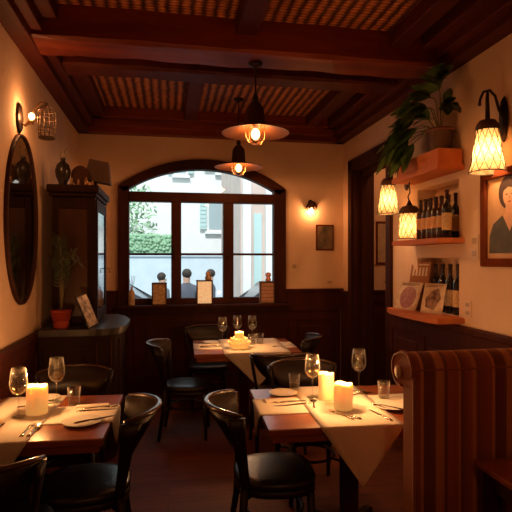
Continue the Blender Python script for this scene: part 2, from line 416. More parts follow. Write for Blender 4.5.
# wainscots: base board, panel frames, cap rail
def wains(n, length, h, M_, to_world):
    b = BM()
    box(b, 0, length, 0, .02, 0, h-.04)
    box(b, 0, length, 0, .035, 0, .13, .004)
    box(b, 0, length, 0, .035, h-.16, h-.05, .004)
    box(b, 0, length, 0, .05, h-.05, h, .008)
    k = max(1, round(length/.62)); w = length/k
    for i in range(k+1):
        x = i*w; box(b, max(0, x-.045), min(length, x+.045), 0, .034, .12, h-.15, .004)
    for i in range(k):
        x = i*w; box(b, x+.09, x+w-.09, .01, .03, .2, h-.23, .01)
    for v in b.verts: v.co = Vector(to_world(*v.co))
    return struct(n, b, M_)
wains('trim_12', YB-YF-.02, 1.03, 'panel_wood', lambda u, v, z: (XL+v, YF+u, z))
wains('trim_13', 4.59-YF, 1.09, 'panel_wood', lambda u, v, z: (XR-v, YF+u, z))
wains('trim_14', XR-XL-.1, 1.0, 'panel_wood', lambda u, v, z: (XL+.05+u, YB-v, z))
# the sides of the back wall panelling rise to 1.22
b = BM(); box(b, XL+.05, WX0-.005, YB-.03, YB, 1.0, 1.19); box(b, XL+.05, WX0-.005, YB-.05, YB, 1.19, 1.225, .006)
box(b, WX1+.005, XR-.01, YB-.03, YB, 1.0, 1.19); box(b, WX1+.005, XR-.01, YB-.05, YB, 1.19, 1.225, .006); struct('trim_15', b, 'panel_wood')
wains('trim_16', 1.0, 1.2, 'panel_wood', lambda u, v, z: (XR+T+.02+u, YB-v, z))
wains('trim_17', .22, 1.2, 'panel_wood', lambda u, v, z: (XR-v, 5.77+u, z))
# door casing and lining of the doorway in the right wall
b = BM()
for x0, x1 in ((XR-.03, XR+.005), (XR+T-.005, XR+T+.03)):
    box(b, x0, x1, 4.59, 4.70, 0, 2.77, .004); box(b, x0, x1, 5.65, 5.76, 0, 2.77, .004); box(b, x0, x1, 4.59, 5.76, 2.65, 2.77, .004)
box(b, XR, XR+T, 4.70, 4.73, 0, 2.65); box(b, XR, XR+T, 5.62, 5.65, 0, 2.65); box(b, XR, XR+T, 4.70, 5.65, 2.62, 2.65)
box(b, XR+.08, XR+.14, 5.57, 5.62, 0, 2.62); box(b, XR+.08, XR+.14, 4.73, 5.62, 2.57, 2.62)
struct('door_1', b, 'dark_wood')

# ------------------------------------------------------------------ window
w_ = struct('window_1', box(BM(), WX0, WX1, 5.93, 6.02, 1.0, 1.06, .004), 'dark_wood')
b = BM()
fy0, fy1 = 5.95, 6.07
box(b, WX0, -.446, fy0, fy1, 1.06, WZS, .004); box(b, 1.27, WX1, fy0, fy1, 1.06, WZS, .004)
box(b, -.446, 1.27, fy0, fy1, 1.06, 1.13, .004)
box(b, -.446, 1.27, fy0-.01, fy1, 2.263, 2.376, .006)
for x0, x1 in ((.037, .154), (.654, .775)): box(b, x0, x1, fy0, fy1, 1.13, 2.263, .006)
outer = arch_pts(WX0, WX1, WZT, WZS); inner = arch_pts(-.50, 1.33, 2.655, 2.376)
secs = []
for (ox, oz), (ix, iz) in zip(outer, inner):
    secs.append([(ox, fy0, oz), (ix, fy0, iz), (ix, fy1, iz), (ox, fy1, oz)])
loft(b, secs, smooth=False)
obj('window_frame', b, 'dark_wood', w_)
b = BM()
for x0, x1 in ((-.446, .037), (.154, .654), (.775, 1.27)): box(b, x0, x1, 5.99, 6.02, 1.635, 1.662)
obj('muntin', b, 'dark_wood', w_)
b = BM()
for x0, x1 in ((-.446, .037), (.154, .654), (.775, 1.27)):
    vs = [b.verts.new(p) for p in ((x0, 6.03, 1.13), (x1, 6.03, 1.13), (x1, 6.03, 2.263), (x0, 6.03, 2.263))]; b.faces.new(vs)
vs = [b.verts.new((x, 6.03, z)) for x, z in [(-.50, 2.376)]+inner[1:-1]+[(1.33, 2.376)]]; b.faces.new(vs)
obj('window_pane', b, 'pane', w_)
b = BM()
for x in (.06, .70): box(b, x, x+.02, 5.925, 5.95, 1.62, 1.74, .003)
obj('latch', b, 'iron', w_)
b = BM(); box(b, WX0-.04, WX1+.04, 5.82, 5.955, 1.025, 1.06, .01); box(b, WX0-.02, WX1+.02, 5.9, 5.96, .96, 1.025, .006)
obj('window_sill', b, 'dark_wood', w_)

# ------------------------------------------------------------------ chairs
def rr_sec(P, T_, up, w, h):
    """section: rounded rect, w across (side), h along up"""
    s = T_.cross(up).normalized()
    pts = []
    for a, q in ((.9, .55), (.55, .95), (-.55, .95), (-.9, .55), (-.9, -.55), (-.55, -.95), (.55, -.95), (.9, -.55)):
        pts.append(P+s*(w/2*a)+up*(h/2*q))
    return pts
def make_chair():
    t = thing('bistro_chair', 'x', 'chair')
    # seat pad
    b = BM()
    def outline(s, z):
        pts = []
        for k in range(28):
            a = 2*PI*k/28; ca, sa = math.cos(a), math.sin(a)
            x = math.copysign(abs(ca)**.75, ca)*.215*s; y = math.copysign(abs(sa)**.75, sa)*(.215+.02*ca)*s
            pts.append((x, y, z))
        return pts
    loft(b, [outline(.94, .425), outline(1, .432), outline(1.01, .448), outline(.97, .464), outline(.8, .472), outline(.4, .474)])
    obj('seat', b, 'leather', t)
    b = BM(); loft(b, [outline(.95, .385), outline(.99, .39), outline(1.0, .42), outline(.95, .425)]); obj('seat_frame', b, 'chair_wood', t)
    # back: curved band + glossy top rail
    def curve(f, z, lean):
        a = R(63)*f
        return Vector((-.075-(.265+lean)*math.cos(a), (.258+lean*.5)*math.sin(a), z))
    b = BM(); secs = []
    N = 24
    for i in range(N+1):
        f = -1+2*i/N
        zb = .60+.15*abs(f)**2.5; zt = .825-.012*abs(f)**2
        lo = curve(f, zb, -.115*(1-.6*abs(f)**2)); hi = curve(f, zt, .016)
        n = Vector((lo.x+.075, lo.y, 0)).normalized()*.009
        secs.append([lo-n, lo+n, hi+n, hi-n])
    loft(b, secs); obj('backrest', b, 'chair_wood', t)
    b = BM(); pts = []; rr = []
    for i in range(N+1):
        f = -1.04+2.08*i/N
        pts.append(curve(f, .832-.012*f*f, .02)); rr.append(.0165*(1-.35*abs(f)**6))
    tube(b, pts, rr, 10, flat=.8); obj('top_rail', b, 'chair_rim', t)
    for s in (-1, 1):
        b = BM(); secs = []
        for q, (x, y, z, w) in enumerate([(-.17, .182, .39, .045), (-.172, .187, .47, .048), (-.185, .198, .56, .055), (-.20, .218, .66, .065), (-.215, .234, .74, .085), (-.225, .245, .81, .10)]):
            secs.append(rr_sec(Vector((x, y*s, z)), Vector((0, 0, 1)), Vector((1, 0, 0)), .024, w))
        loft(b, secs); obj('back_post', b, 'chair_wood', t)
        b = BM(); tube(b, [(-.175, .185*s, .44), (-.185, .19*s, .25), (-.225, .2*s, 0)], [.022, .019, .014], 10); obj('leg', b, 'chair_wood', t)
        b = BM(); tube(b, [(.165, .165*s, .40), (.175, .175*s, .2), (.185, .185*s, 0)], [.021, .018, .013], 10); obj('leg', b, 'chair_wood', t)
    b = BM(); tube(b, [(.155*math.cos(2*PI*k/24), .16*math.sin(2*PI*k/24), .26) for k in range(24)], .009, 8, closed=True)
    for s in (-1, 1):
        tube(b, [(.11, .115*s, .26), (.172, .172*s, .26)], .009, 8); tube(b, [(-.11, .115*s, .26), (-.185, .19*s, .26)], .009, 8)
    obj('stretcher', b, 'chair_wood', t)
    return t
GC = 'dark bentwood chairs around the dining tables'
chairs = [
 ((.56, 2.64, 0), R(-3), 'dark bentwood chair with leather seat at the left end of the two-candle table'),
 ((-.405, 2.655, 0), R(182), 'dark bentwood chair with leather seat at the aisle end of the left-wall table'),
 ((-.71, 2.25, 0), R(88), 'dark chair in the bottom left corner, back to the viewer, mostly cut off'),
 ((-.63, 3.36, 0), R(-90), 'dark curved-back chair behind the left-wall table, in front of the corner cabinet'),
 ((.17, 4.60, 0), R(-8), 'dark chair with shiny seat at the left end of the far table under the window'),
 ((.43, 5.42, 0), R(-90), 'dark chair behind the far table, its back toward the window wall'),
 ((.90, 4.16, 0), R(90), 'dark chair at the near side of the far table, back to the viewer'),
 ((1.15, 4.85, 0), R(160), 'dark chair at the right end of the far table by the panelling'),
 ((.96, 3.30, 0), R(-90), 'dark curved-back chair behind the two-candle table, between it and the far table'),
]
ch0 = make_chair()
for i, (l, a, lab) in enumerate(chairs):
    if i == 0:
        ch0.location = l; ch0.rotation_euler = (0, 0, a); ch0['label'] = lab; ch0['group'] = GC
    else: dup(ch0, l, a, lab, GC)

# ------------------------------------------------------------------ tables with cloths
def table(cx, cy, w, d, rz, label, px=0):
    t = thing('dining_table', label, 'table', (cx, cy, 0), rz)
    b = BM(); box(b, -w/2, w/2, -d/2, d/2, .715, .75, .006); obj('tabletop', b, 'table_wood', t)
    b = BM(); box(b, -w/2+.02, w/2-.02, -d/2+.02, d/2-.02, .675, .715, .004); obj('apron', b, 'table_wood', t)
    b = BM(); box(b, px-.045, px+.045, -.045, .045, .0, .675, .008); obj('pedestal', b, 'dark_wood', t)
    for k in range(4):
        b = BM(); box(b, .035, .27, -.03, .03, 0, .06, .012, mtx=Matrix.Translation((px, 0, 0)) @ Matrix.Rotation(R(45+90*k), 4, 'Z')); obj('foot', b, 'dark_wood', t)
    return t
def cloth(name, cx, cy, rz, half_w, half_l, drops, z, label, cat='table runner', group=None, tip=True, off=0):
    """runner along local y; drops=(front,back) hanging length; pointed ends"""
    b = BM(); th = .0022; rows = []
    def row(y, zz, hw, nrm):
        pts = []
        for k in range(11):
            f = -1+2*k/10
            wv = math.sin(f*5+zz*9)*.004 if zz < z-.02 else 0
            pts.append(Vector((off+hw*f, y+nrm*wv, zz)))
        return pts
    L = half_l
    fr, bk = drops
    path = []
    n = 10
    def drop_path(d, sgn):
        out = []
        if d <= 0: return out
        for i in range(3):
            a = R(90*(i+1)/3); out.append((sgn*(L+.008*math.sin(a)), z-.008*(1-math.cos(a)), 1.0))
        for i in range(1, n+1):
            zz = z-.008-(d-.008)*i/n
            out.append((sgn*(L+.009), zz, max(.012, 1-i/n) if tip else 1))
        return out
    path = drop_path(fr, -1)[::-1]+[(-L+2*L*i/14, z, 1) for i in range(15)]+drop_path(bk, 1)
    for y, zz, s in path: rows.append(row(y, zz, half_w*s, 1))
    V = [[b.verts.new(p) for p in r] for r in rows]
    for i in range(len(V)-1):
        for k in range(10):
            f = b.faces.new([V[i][k], V[i][k+1], V[i+1][k+1], V[i+1][k]]); f.smooth = True
    o = obj(name, b, 'linen'); 
    md = o.modifiers.new('thickness', 'SOLIDIFY'); md.thickness = th; md.offset = 1
    # make sure the sheet grows upward
    if o.data.polygons[len(o.data.polygons)//2].normal.z < 0: o.data.flip_normals()
    o.location = (cx, cy, 0); o.rotation_euler = (0, 0, rz)
    return tag(o, label, cat, group)
# near table (two candles)
NT = (1.03, 2.755); NA = R(-2.5)
table(NT[0], NT[1], 1.06, .775, NA, 'red-brown wooden table with two pillar candles, beside the striped banquette')
cloth('table_runner', NT[0], NT[1], NA+PI/2, .155, .532, (0, .16), .7503, 'pale linen cloth strip across the two-candle table from end to end', group=None)
cloth('table_runner', NT[0], NT[1], NA, .212, .389, (.305, .2), .7528, 'pale linen runner with a pointed end hanging over the front of the two-candle table', off=-.055)
# left table
LT = (-.635, 2.815); LA = R(-2)
table(LT[0], LT[1], .70, .775, LA, 'red-brown wooden table set against the left wall with one pillar candle', -.12)
cloth('table_runner', LT[0], LT[1], LA+PI/2, .155, .351, (.17, 0), .7503, 'pale linen cloth strip with its pointed end over the aisle edge of the left-wall table')
cloth('table_runner', LT[0], LT[1], LA, .17, .389, (.26, .1), .7528, 'pale linen runner hanging over the front of the left-wall table in the corner', off=-.155)
# far table
FT = (.725, 4.79); FA = R(-2)
table(FT[0], FT[1], .97, .78, FA, 'red-brown wooden table farthest away, under the window')
cloth('table_runner', FT[0], FT[1], FA+PI/2, .17, .487, (0, 0), .7503, 'pale linen cloth strip across the far table from end to end')
cloth('table_runner', FT[0], FT[1], FA, .30, .392, (.30, .1), .7528, 'pale linen runner with a pointed end hanging over the front of the far table', off=.08)
ZT = .755  # top of cloth

# ------------------------------------------------------------------ tableware
def candle(x, y, r, h, label, z=ZT, power=2.2, holder=False):
    t = thing('pillar_candle', label, 'candle', (x, y, z))
    b = BM(); prof = [(0, 0), (r*.97, 0), (r, .006)]
    prof += [(r, h-.012), (r*.96, h-.002), (r*.86, h), (r*.72, h-.008), (0, h-.014)]
    lathe(b, prof, 32, close=False)
    for v in b.verts:
        if v.co.z > h-.02: v.co.z += .004*math.sin(3*math.atan2(v.co.y, v.co.x)+x*9)
    obj('wax_body', b, 'wax', t)
    b = BM(); tube(b, [(0, 0, h-.02), (.001, 0, h-.012), (.002, 0, h-.006)], .0014, 6); obj('wick', b, 'wick', t)
    b = BM(); lathe(b, [(0, 0), (.005, .003), (.006, .008), (.0035, .014), (0, .02)], 12, (.001, 0, h-.009), close=False); obj('flame', b, 'flame', t)
    light('flame_light', (0, 0, h+.075), power*2.9, (1, .45, .15), .02, t)
    return t
c1 = candle(.96, 2.655, .0525, .140, 'front and brighter of the two cream pillar candles on the near right table', power=3)
c2 = candle(.925, 2.85, .046, .155, 'rear pillar candle, partly hidden behind the front one on the near right table', power=2)
c3 = candle(-.695, 2.86, .055, .150, 'single lit cream pillar candle on the left-wall table', power=3)
c4 = candle(.66, 4.66, .042, .15, 'small lit pillar candle in a ring of pale petals on the far table', power=2.4)
b = BM()
for ringn, (rr, hh, n) in enumerate(((.060, .095, 9), (.088, .07, 11))):
    for k in range(n):
        a = 2*PI*k/n+ringn*.3
        m = Matrix.Translation((rr*math.cos(a), rr*math.sin(a), hh*.5)) @ Matrix.Rotation(a, 4, 'Z') @ Matrix.Rotation(R(22+18*ringn), 4, 'Y')
        lathe(b, [(0, -hh*.55), (hh*.35, -hh*.35), (hh*.45, 0), (hh*.33, hh*.4), (0, hh*.6)], 10, mtx=m, sx=.22, close=False)
lathe(b, [(0.046, 0), (.09, 0), (.09, .004), (.046, .004)], 24, close=False)
tag(obj('petal_ring', b, 'wax', loc=(.66, 4.66, ZT)), 'ring of pale petals around the candle on the far table', 'candle holder')  # petals are no lamp: candle glow put in by the emissive wax

def wine_glass():
    t = thing('wine_glass', 'x', 'glass')
    b = BM()
    lathe(b, [(0, .0), (.034, 0), (.034, .002), (.006, .007), (.0038, .02), (.0036, .105), (.008, .115), (.028, .128), (.042, .150), (.046, .172), (.043, .205), (.036, .258),
              (.0348, .258), (.0418, .205), (.0446, .172), (.0405, .151), (.027, .1305), (0, .119)], 28, close=False)
    obj('glass_body', b, 'glass', t)
    b = BM(); lathe(b, [(0, .121), (.0265, .132), (.0395, .1515), (.0425, .166), (0, .166)], 28, close=False); obj('wine', b, 'wine', t)
    return t
def tumbler():
    t = thing('tumbler', 'x', 'glass')
    b = BM(); lathe(b, [(0, 0), (.029, 0), (.031, .004), (.037, .10), (.0352, .10), (.0292, .012), (0, .012)], 28, close=False); obj('glass_body', b, 'glass', t)
    b = BM(); lathe(b, [(0, .0125), (.0285, .0125), (.0305, .04), (0, .04)], 28, close=False); obj('water', b, 'glass', t)
    return t
wg = wine_glass(); tb = tumbler()
def place(first, items, group=None):
    for i, (l, lab) in enumerate(items):
        z = l[2] if len(l) > 2 else ZT
        if i == 0: first.location = (l[0], l[1], z); first['label'] = lab; first['group'] = group
        else: dup(first, (l[0], l[1], z), None, lab, group)
place(wg, [((.855, 2.90), 'wine glass left of the two candles on the near right table'),
           ((1.20, 3.03, .7503+.0022), 'wine glass right of the two candles on the near right table'),
           ((-.772, 2.80), 'wine glass left of the candle on the left-wall table'),
           ((-.637, 3.06), 'wine glass behind and right of the candle on the left-wall table'),
           ((.535, 4.96, .7525), 'leftmost wine glass on the far table'),
           ((.70, 5.08), 'wine glass straight behind the candle on the far table'),
           ((.845, 5.02), 'rightmost wine glass on the far table')], 'wine glasses on the three tables')
place(tb, [((.80, 3.12, .75), 'tumbler behind the small plate at the left end of the near right table'),
           ((1.275, 2.82, .7525), 'tumbler nearest the banquette on the near right table'),
           ((-.53, 3.00, .7503+.0022), 'tumbler right of the candle on the left-wall table'),
           ((-.90, 2.80), 'tumbler at the left photo edge on the left-wall table'),
           ((.81, 4.83), 'left tumbler right of the candle on the far table'),
           ((.895, 4.86), 'right tumbler right of the candle on the far table')], 'water tumblers on the three tables')
def plate(x, y, r, z, label):
    b = BM(); k = r/.1
    lathe(b, [(0, .0), (.055*k, 0), (.06*k, .003), (.098*k, .013), (.1*k, .0155), (.096*k, .0165), (.06*k, .0065), (0, .0055)], 40, close=False)
    return tag(obj('plate', b, 'china', loc=(x, y, z)), label, 'plate', 'plates on the tables')
plate(.70, 3.015, .088, .75, 'cream side plate at the back left corner of the near right table')
plate(1.235, 2.62, .095, ZT, 'cream side plate under cutlery beside the banquette on the near right table')
plate(-.43, 2.655, .098, .75, 'cream side plate with a knife at the front right corner of the left-wall table')
plate(.42, 4.98, .085, .7525, 'cream side plate at the left end of the far table')
plate(-.70, 3.13, .07, ZT, 'small plate behind the candle on the left-wall table')
def knife():
    b = BM()
    secs = []
    for x, w, h in ((0, .006, .004), (.01, .0095, .006), (.07, .008, .006), (.09, .0055, .005), (.1, .010, .003), (.15, .0105, .0018), (.195, .008, .0014), (.215, .002, .001)):
        secs.append([(x, -w, 0), (x, w, 0), (x, w*.8, h), (x, -w*.8, h)])
    loft(b, secs); return obj('table_knife', b, 'steel')
def fork():
    b = BM(); secs = []
    for x, w, z in ((0, .008, 0), (.03, .0075, .001), (.08, .0035, .004), (.115, .0035, .006), (.135, .011, .004), (.15, .012, .002)):
        secs.append([(x, -w, z), (x, w, z), (x, w, z+.0025), (x, -w, z+.0025)])
    loft(b, secs)
    for k in range(4):
        y = -.0095+.0063*k; tube(b, [(.148, y, .003), (.17, y, .002), (.192, y*.95, .007)], [.0018, .0016, .0008], 6)
    return obj('fork', b, 'steel')
def spoon():
    b = BM(); secs = []
    for x, w, z in ((0, .008, 0), (.03, .0075, .001), (.08, .0035, .004), (.11, .0035, .006)):
        secs.append([(x, -w, z), (x, w, z), (x, w, z+.0025), (x, -w, z+.0025)])
    loft(b, secs)
    m = Matrix.Translation((.135, 0, .0085))
    lathe(b, [(0, -.008), (.014, -.005), (.02, .0), (.0185, .0), (.013, -.0035), (0, -.006)], 16, mtx=m @ Matrix.Scale(1.5, 4, (1, 0, 0)), close=False)
    return obj('spoon', b, 'steel')
proto = {}
def cut(kind, x, y, a, lab, z=ZT):
    if kind not in proto:
        o = {'k': knife, 'f': fork, 's': spoon}[kind](); proto[kind] = o
    else:
        o = proto[kind].copy(); C.objects.link(o)
    o.location = (x, y, z+.0003); o.rotation_euler = (0, 0, R(a))
    cat = {'k': 'knife', 'f': 'fork', 's': 'spoon'}[kind]
    tag(o, lab, cat, 'cutlery')
# near right table
cut('k', .80, 2.78, 183, 'knife lying along the cloth strip at the left end of the near right table', .7525)
cut('f', .795, 2.84, 184, 'fork lying beside the knife at the left end of the near right table', .7525)
cut('f', .945, 2.455, 113, 'fork lying in front of the candles, left of its knife, near right table')
cut('k', .985, 2.45, 118, 'knife lying in front of the candles, right of its fork, near right table')
cut('k', 1.13, 2.40, 100, 'table knife lying left of the plate next to the banquette, near right table')
cut('f', 1.26, 2.52, 140, 'fork resting on the plate next to the banquette', ZT+.0165)
cut('s', 1.06, 2.88, 20, 'spoon lying right of the rear candle on the near right table')
cut('k', 1.06, 3.03, -25, 'knife lying behind the candles on the near right table')
cut('s', .80, 2.68, 75, 'spoon lying left of the candles at the edge of the runner, near right table', .7525)
# left table
cut('k', -.46, 2.60, 30, 'knife lying across the plate on the left-wall table', .75+.0165)
cut('f', -.47, 2.90, 5, 'fork lying on the cloth strip behind the plate on the left-wall table', .7525)
cut('k', -.49, 2.855, 5, 'knife lying on the cloth strip behind the plate on the left-wall table', .7525)
cut('f', -.675, 2.485, 88, 'fork lying in front of the candle on the left-wall table')
cut('s', -.645, 2.485, 85, 'spoon lying beside a fork in front of the candle on the left-wall table')
cut('k', -.85, 2.50, 80, 'knife at the left photo edge on the left-wall table')
cut('k', -.83, 2.98, 20, 'knife lying behind the wine glass on the left-wall table')
# far table
cut('k', .30, 4.74, 4, 'knife at the left end of the far table', .7525)
cut('f', .30, 4.79, 4, 'fork at the left end of the far table', .7525)
cut('k', .98, 4.66, 15, 'knife at the right end of the far table', ZT-.0025)
# folded napkins
def napkin(x, y, a, w, d, z, lab):
    b = BM(); box(b, -w/2, w/2, -d/2, d/2, 0, .004, .0015); box(b, -w/2+.004, w/2-.002, -d/2+.003, d/2-.004, .0042, .008, .0015)
    o = tag(obj('napkin', b, 'napkin', loc=(x, y, z+.0003)), lab, 'napkin', 'folded napkins'); o.rotation_euler = (0, 0, R(a))
napkin(.655, 2.87, 1, .2, .07, .7525, 'folded linen napkin at the left end of the near right table')
napkin(-.42, 2.945, 2, .18, .05, .7525, 'folded linen napkin behind the plate on the left-wall table')
napkin(.36, 4.86, 1, .16, .06, .7525, 'folded linen napkin at the left end of the far table')
# dark menu box on the far table right
# ------------------------------------------------------------------ banquette
t = thing('banquette', 'high-backed upholstered banquette in rust and brown vertical stripes, right foreground', 'sofa', (1.0, 1.93, 0))
W = XR-.06-1.0
prof = [(0, 0), (0, 1.09)]+[(u, v) for u, v in arc(.075, 1.11, .075, 180, 60, 8)][1:]
prof += arc(.115, 1.105, .07, 60, -110, 12)[1:]+[(.085, 1.02), (.085, 0)]
b = BM(); prism(b, prof, 'x', 0, W, smooth=True)
for f in b.faces:
    if abs(f.normal.x) > .9: f.smooth = False
o = obj('backrest', b, 'stripe', t)
b = BM(); lathe(b, [(0, 0), (.026, 0), (.03, -.006), (.026, -.012), (0, -.014)], 20, mtx=Matrix.Translation((-.001, .118, 1.09)) @ Matrix.Rotation(-PI/2, 4, 'Y') @ Matrix.Scale(-1, 4, (0, 0, 1)), close=False); obj('scroll_button', b, 'beige_cap', t)
b = BM(); tube(b, [(-.002, u, v) for u, v in prof[1:22]], .006, 6); tube(b, [(.004, -.003, z) for z in (0, .5, 1.09)], .006, 6); obj('piping', b, 'stripe_plain', t)
b = BM(); tube(b, [(0, .002, 1.12), (W/2, .002, 1.12), (W, .002, 1.12)], .004, 6); obj('seam', b, 'stripe_plain', t)
b = BM(); box(b, .17, W, .087, .42, .08, .43, .03); obj('seat', b, 'stripe', t)
for x in (.22, W-.06):
    b = BM(); box(b, x-.03, x+.03, .34, .4, 0, .085, .006); obj('foot', b, 'dark_wood', t)
# side table bottom right
t = thing('side_table', 'small wooden table cut off at the bottom right corner, behind the banquette', 'table', (1.252, 1.22, 0), 0)
b = BM(); box(b, 0, .75, 0, .67, .725, .75, .005); obj('tabletop', b, 'table_wood', t)
b = BM(); box(b, .03, .72, .03, .64, .655, .725); obj('apron', b, 'dark_wood', t)
for x in (.05, .70):
    for y in (.05, .62):
        b = BM(); box(b, x-.025, x+.025, y-.025, y+.025, 0, .725, .004); obj('leg', b, 'dark_wood', t)

# ------------------------------------------------------------------ corner cabinet
t = thing('corner_cabinet', 'dark wooden display cabinet with rounded base in the left back corner', 'cabinet', (XL+.055, 4.0, 0))
bx = [(0, 0), (.36, 0)]+arc(.36, .22, .22, -90, 0, 8)[1:]+[(.58, .6), (.53, .85), (.45, 1.05), (0, 1.05)]
b = BM(); prism(b, bx, 'z', .10, 1.0); obj('base_body', b, 'cabinet_wood', t)
b = BM(); prism(b, [(max(0, x-.03), y if y > .01 else .03) for x, y in bx], 'z', 0, .10); obj('plinth', b, 'dark_wood', t)
top = [(0, -.03), (.36, -.03)]+arc(.36, .22, .26, -90, 0, 8)[1:]+[(.62, .6), (.56, .88), (.47, 1.08), (0, 1.08)]
b = BM(); prism(b, top, 'z', 1.0, 1.02); prism(b, [(x*1.01, y) for x, y in top], 'z', 1.02, 1.05); obj('counter', b, 'black_stone', t)
b = BM(); box(b, .03, .37, -.012, .0, .18, .92, .005); box(b, .08, .32, -.02, -.01, .24, .86, .008); obj('front_panel', b, 'cabinet_wood', t)
b = BM()
for k in range(3):
    a = R(-75+30*k); tube(b, [(.36+.222*math.cos(a), .22+.222*math.sin(a), z) for z in (.15, .95)], .008, 6)
obj('reeding', b, 'dark_wood', t)
# upper part: x 0..0.38, y .27..1.05, z 1.05..2.16
ux, y0, y1 = .365, .27, .93
b = BM(); box(b, .035, ux, y0+.02, y1, 1.05, 2.10); obj('upper_body', b, 'cabinet_wood', t)
b = BM()
box(b, .035, .085, y0, y0+.02, 1.05, 2.1, .004); box(b, ux-.055, ux+.005, y0, y0+.02, 1.05, 2.1, .004); box(b, .085, ux-.055, y0+.001, y0+.02, 1.05, 1.12, .003); box(b, .085, ux-.055, y0+.001, y0+.02, 2.0, 2.1, .003)
obj('side_frame', b, 'cabinet_wood', t)
b = BM(); box(b, .085, ux-.055, y0+.008, y0+.02, 1.12, 2.0); obj('side_panel', b, 'cabinet_panel', t)
b = BM(); box(b, .015, ux+.02, y0-.025, y1+.03, 2.10, 2.13, .006); box(b, 0, ux+.04, y0-.045, y1+.05, 2.13, 2.19, .01); obj('cornice', b, 'cabinet_wood', t)
d = obj('door', box(box(box(box(BM(), ux, ux+.02, y0+.02, y0+.09, 1.07, 2.08, .003), ux, ux+.02, y1-.09, y1-.02, 1.07, 2.08, .003), ux, ux+.02, y0+.09, y1-.09, 1.07, 1.16, .003), ux, ux+.02, y0+.09, y1-.09, 1.99, 2.08, .003), 'cabinet_wood', t)
b = BM(); box(b, ux+.002, ux+.012, y0+.09, y1-.09, 1.16, 1.99); obj('door_glass', b, mat('cabinet_door_glass', (.012, .01, .01), .03, spec=.9, coat=1), d)
b = BM(); tube(b, [(ux+.02, y1-.05, 1.5), (ux+.05, y1-.05, 1.5), (ux+.055, y1-.05, 1.46)], .006, 6); obj('door_handle', b, 'brass', d)
CT = XL+.055
# things on top of the cabinet
zt = 2.19
b = BM(); lathe(b, [(0, 0), (.035, 0), (.04, .01), (.032, .02), (.055, .07), (.062, .12), (.05, .17), (.02, .2), (.018, .215), (.026, .225), (.018, .225), (0, .2)], 24, close=False)
t = thing('vase', 'dark narrow vase on top of the corner cabinet, leftmost', 'vase', (CT+.11, 4.32, zt)); obj('vase_body', b, 'dark_glossy', t)
b = BM()
for s in (-1, 1): tube(b, [(0, 0, .21), (s*.02, 0, .25), (s*.012, 0, .28), (s*.028, 0, .31)], .005, 6)
obj('twig', b, 'stem', t)
b = BM(); lathe(b, [(0, -.008), (.08, -.008), (.088, 0), (.08, .008), (0, .004)], 32, mtx=Matrix.Translation((0, 0, .095)) @ Matrix.Rotation(R(78), 4, 'X'), close=False, sx=.8)
box(b, -.04, .04, -.03, .03, 0, .012)
tag(obj('platter', b, 'bronze', loc=(CT+.235, 4.36, zt)), 'dark round platter propped upright on the corner cabinet', 'plate')
t = thing('table_lamp', 'small unlit lamp with dark slanted shade on top of the corner cabinet', 'lamp', (CT+.345, 4.48, zt))
b = BM(); lathe(b, [(0, 0), (.045, 0), (.045, .012), (.012, .02), (.02, .05), (.01, .08), (.008, .12), (0, .12)], 20, close=False); obj('lamp_base', b, 'bronze', t)
b = BM(); m = Matrix.Rotation(R(10), 4, 'Y')
v = [(-.10, -.07, .06), (.12, -.07, .06), (.12, .07, .06), (-.10, .07, .06)]; v2 = [(-.085, -.05, .24), (.075, -.05, .24), (.075, .05, .24), (-.085, .05, .24)]
loft(b, [[m @ Vector(p) for p in v], [m @ Vector(p) for p in v2]], smooth=False); obj('lamp_shade', b, mat('brown_shade', (.075, .035, .02), .8), t)
for k, (x, y, s) in enumerate(((.19, 4.27, 1), (.245, 4.25, .8), (.30, 4.265, 1.1), (.35, 4.275, .7))):
    b = BM(); lathe(b, [(0, 0), (.018, 0), (.02, .006), (.008, .018), (.014, .032), (.006, .045), (.009, .055), (0, .062)], 14, close=False)
    o = obj('figurine', b, 'brass', loc=(CT+x, y, zt)); o.scale = (s, s, s)
    tag(o, ['brass figurine nearest the vase on the cabinet', 'small squat brass figurine, second from the vase on the cabinet', 'tallest brass figurine on the cabinet, in front of the lamp', 'smallest brass figurine at the cabinet\'s right front corner'][k], 'figurine', 'brass figurines on the cabinet')
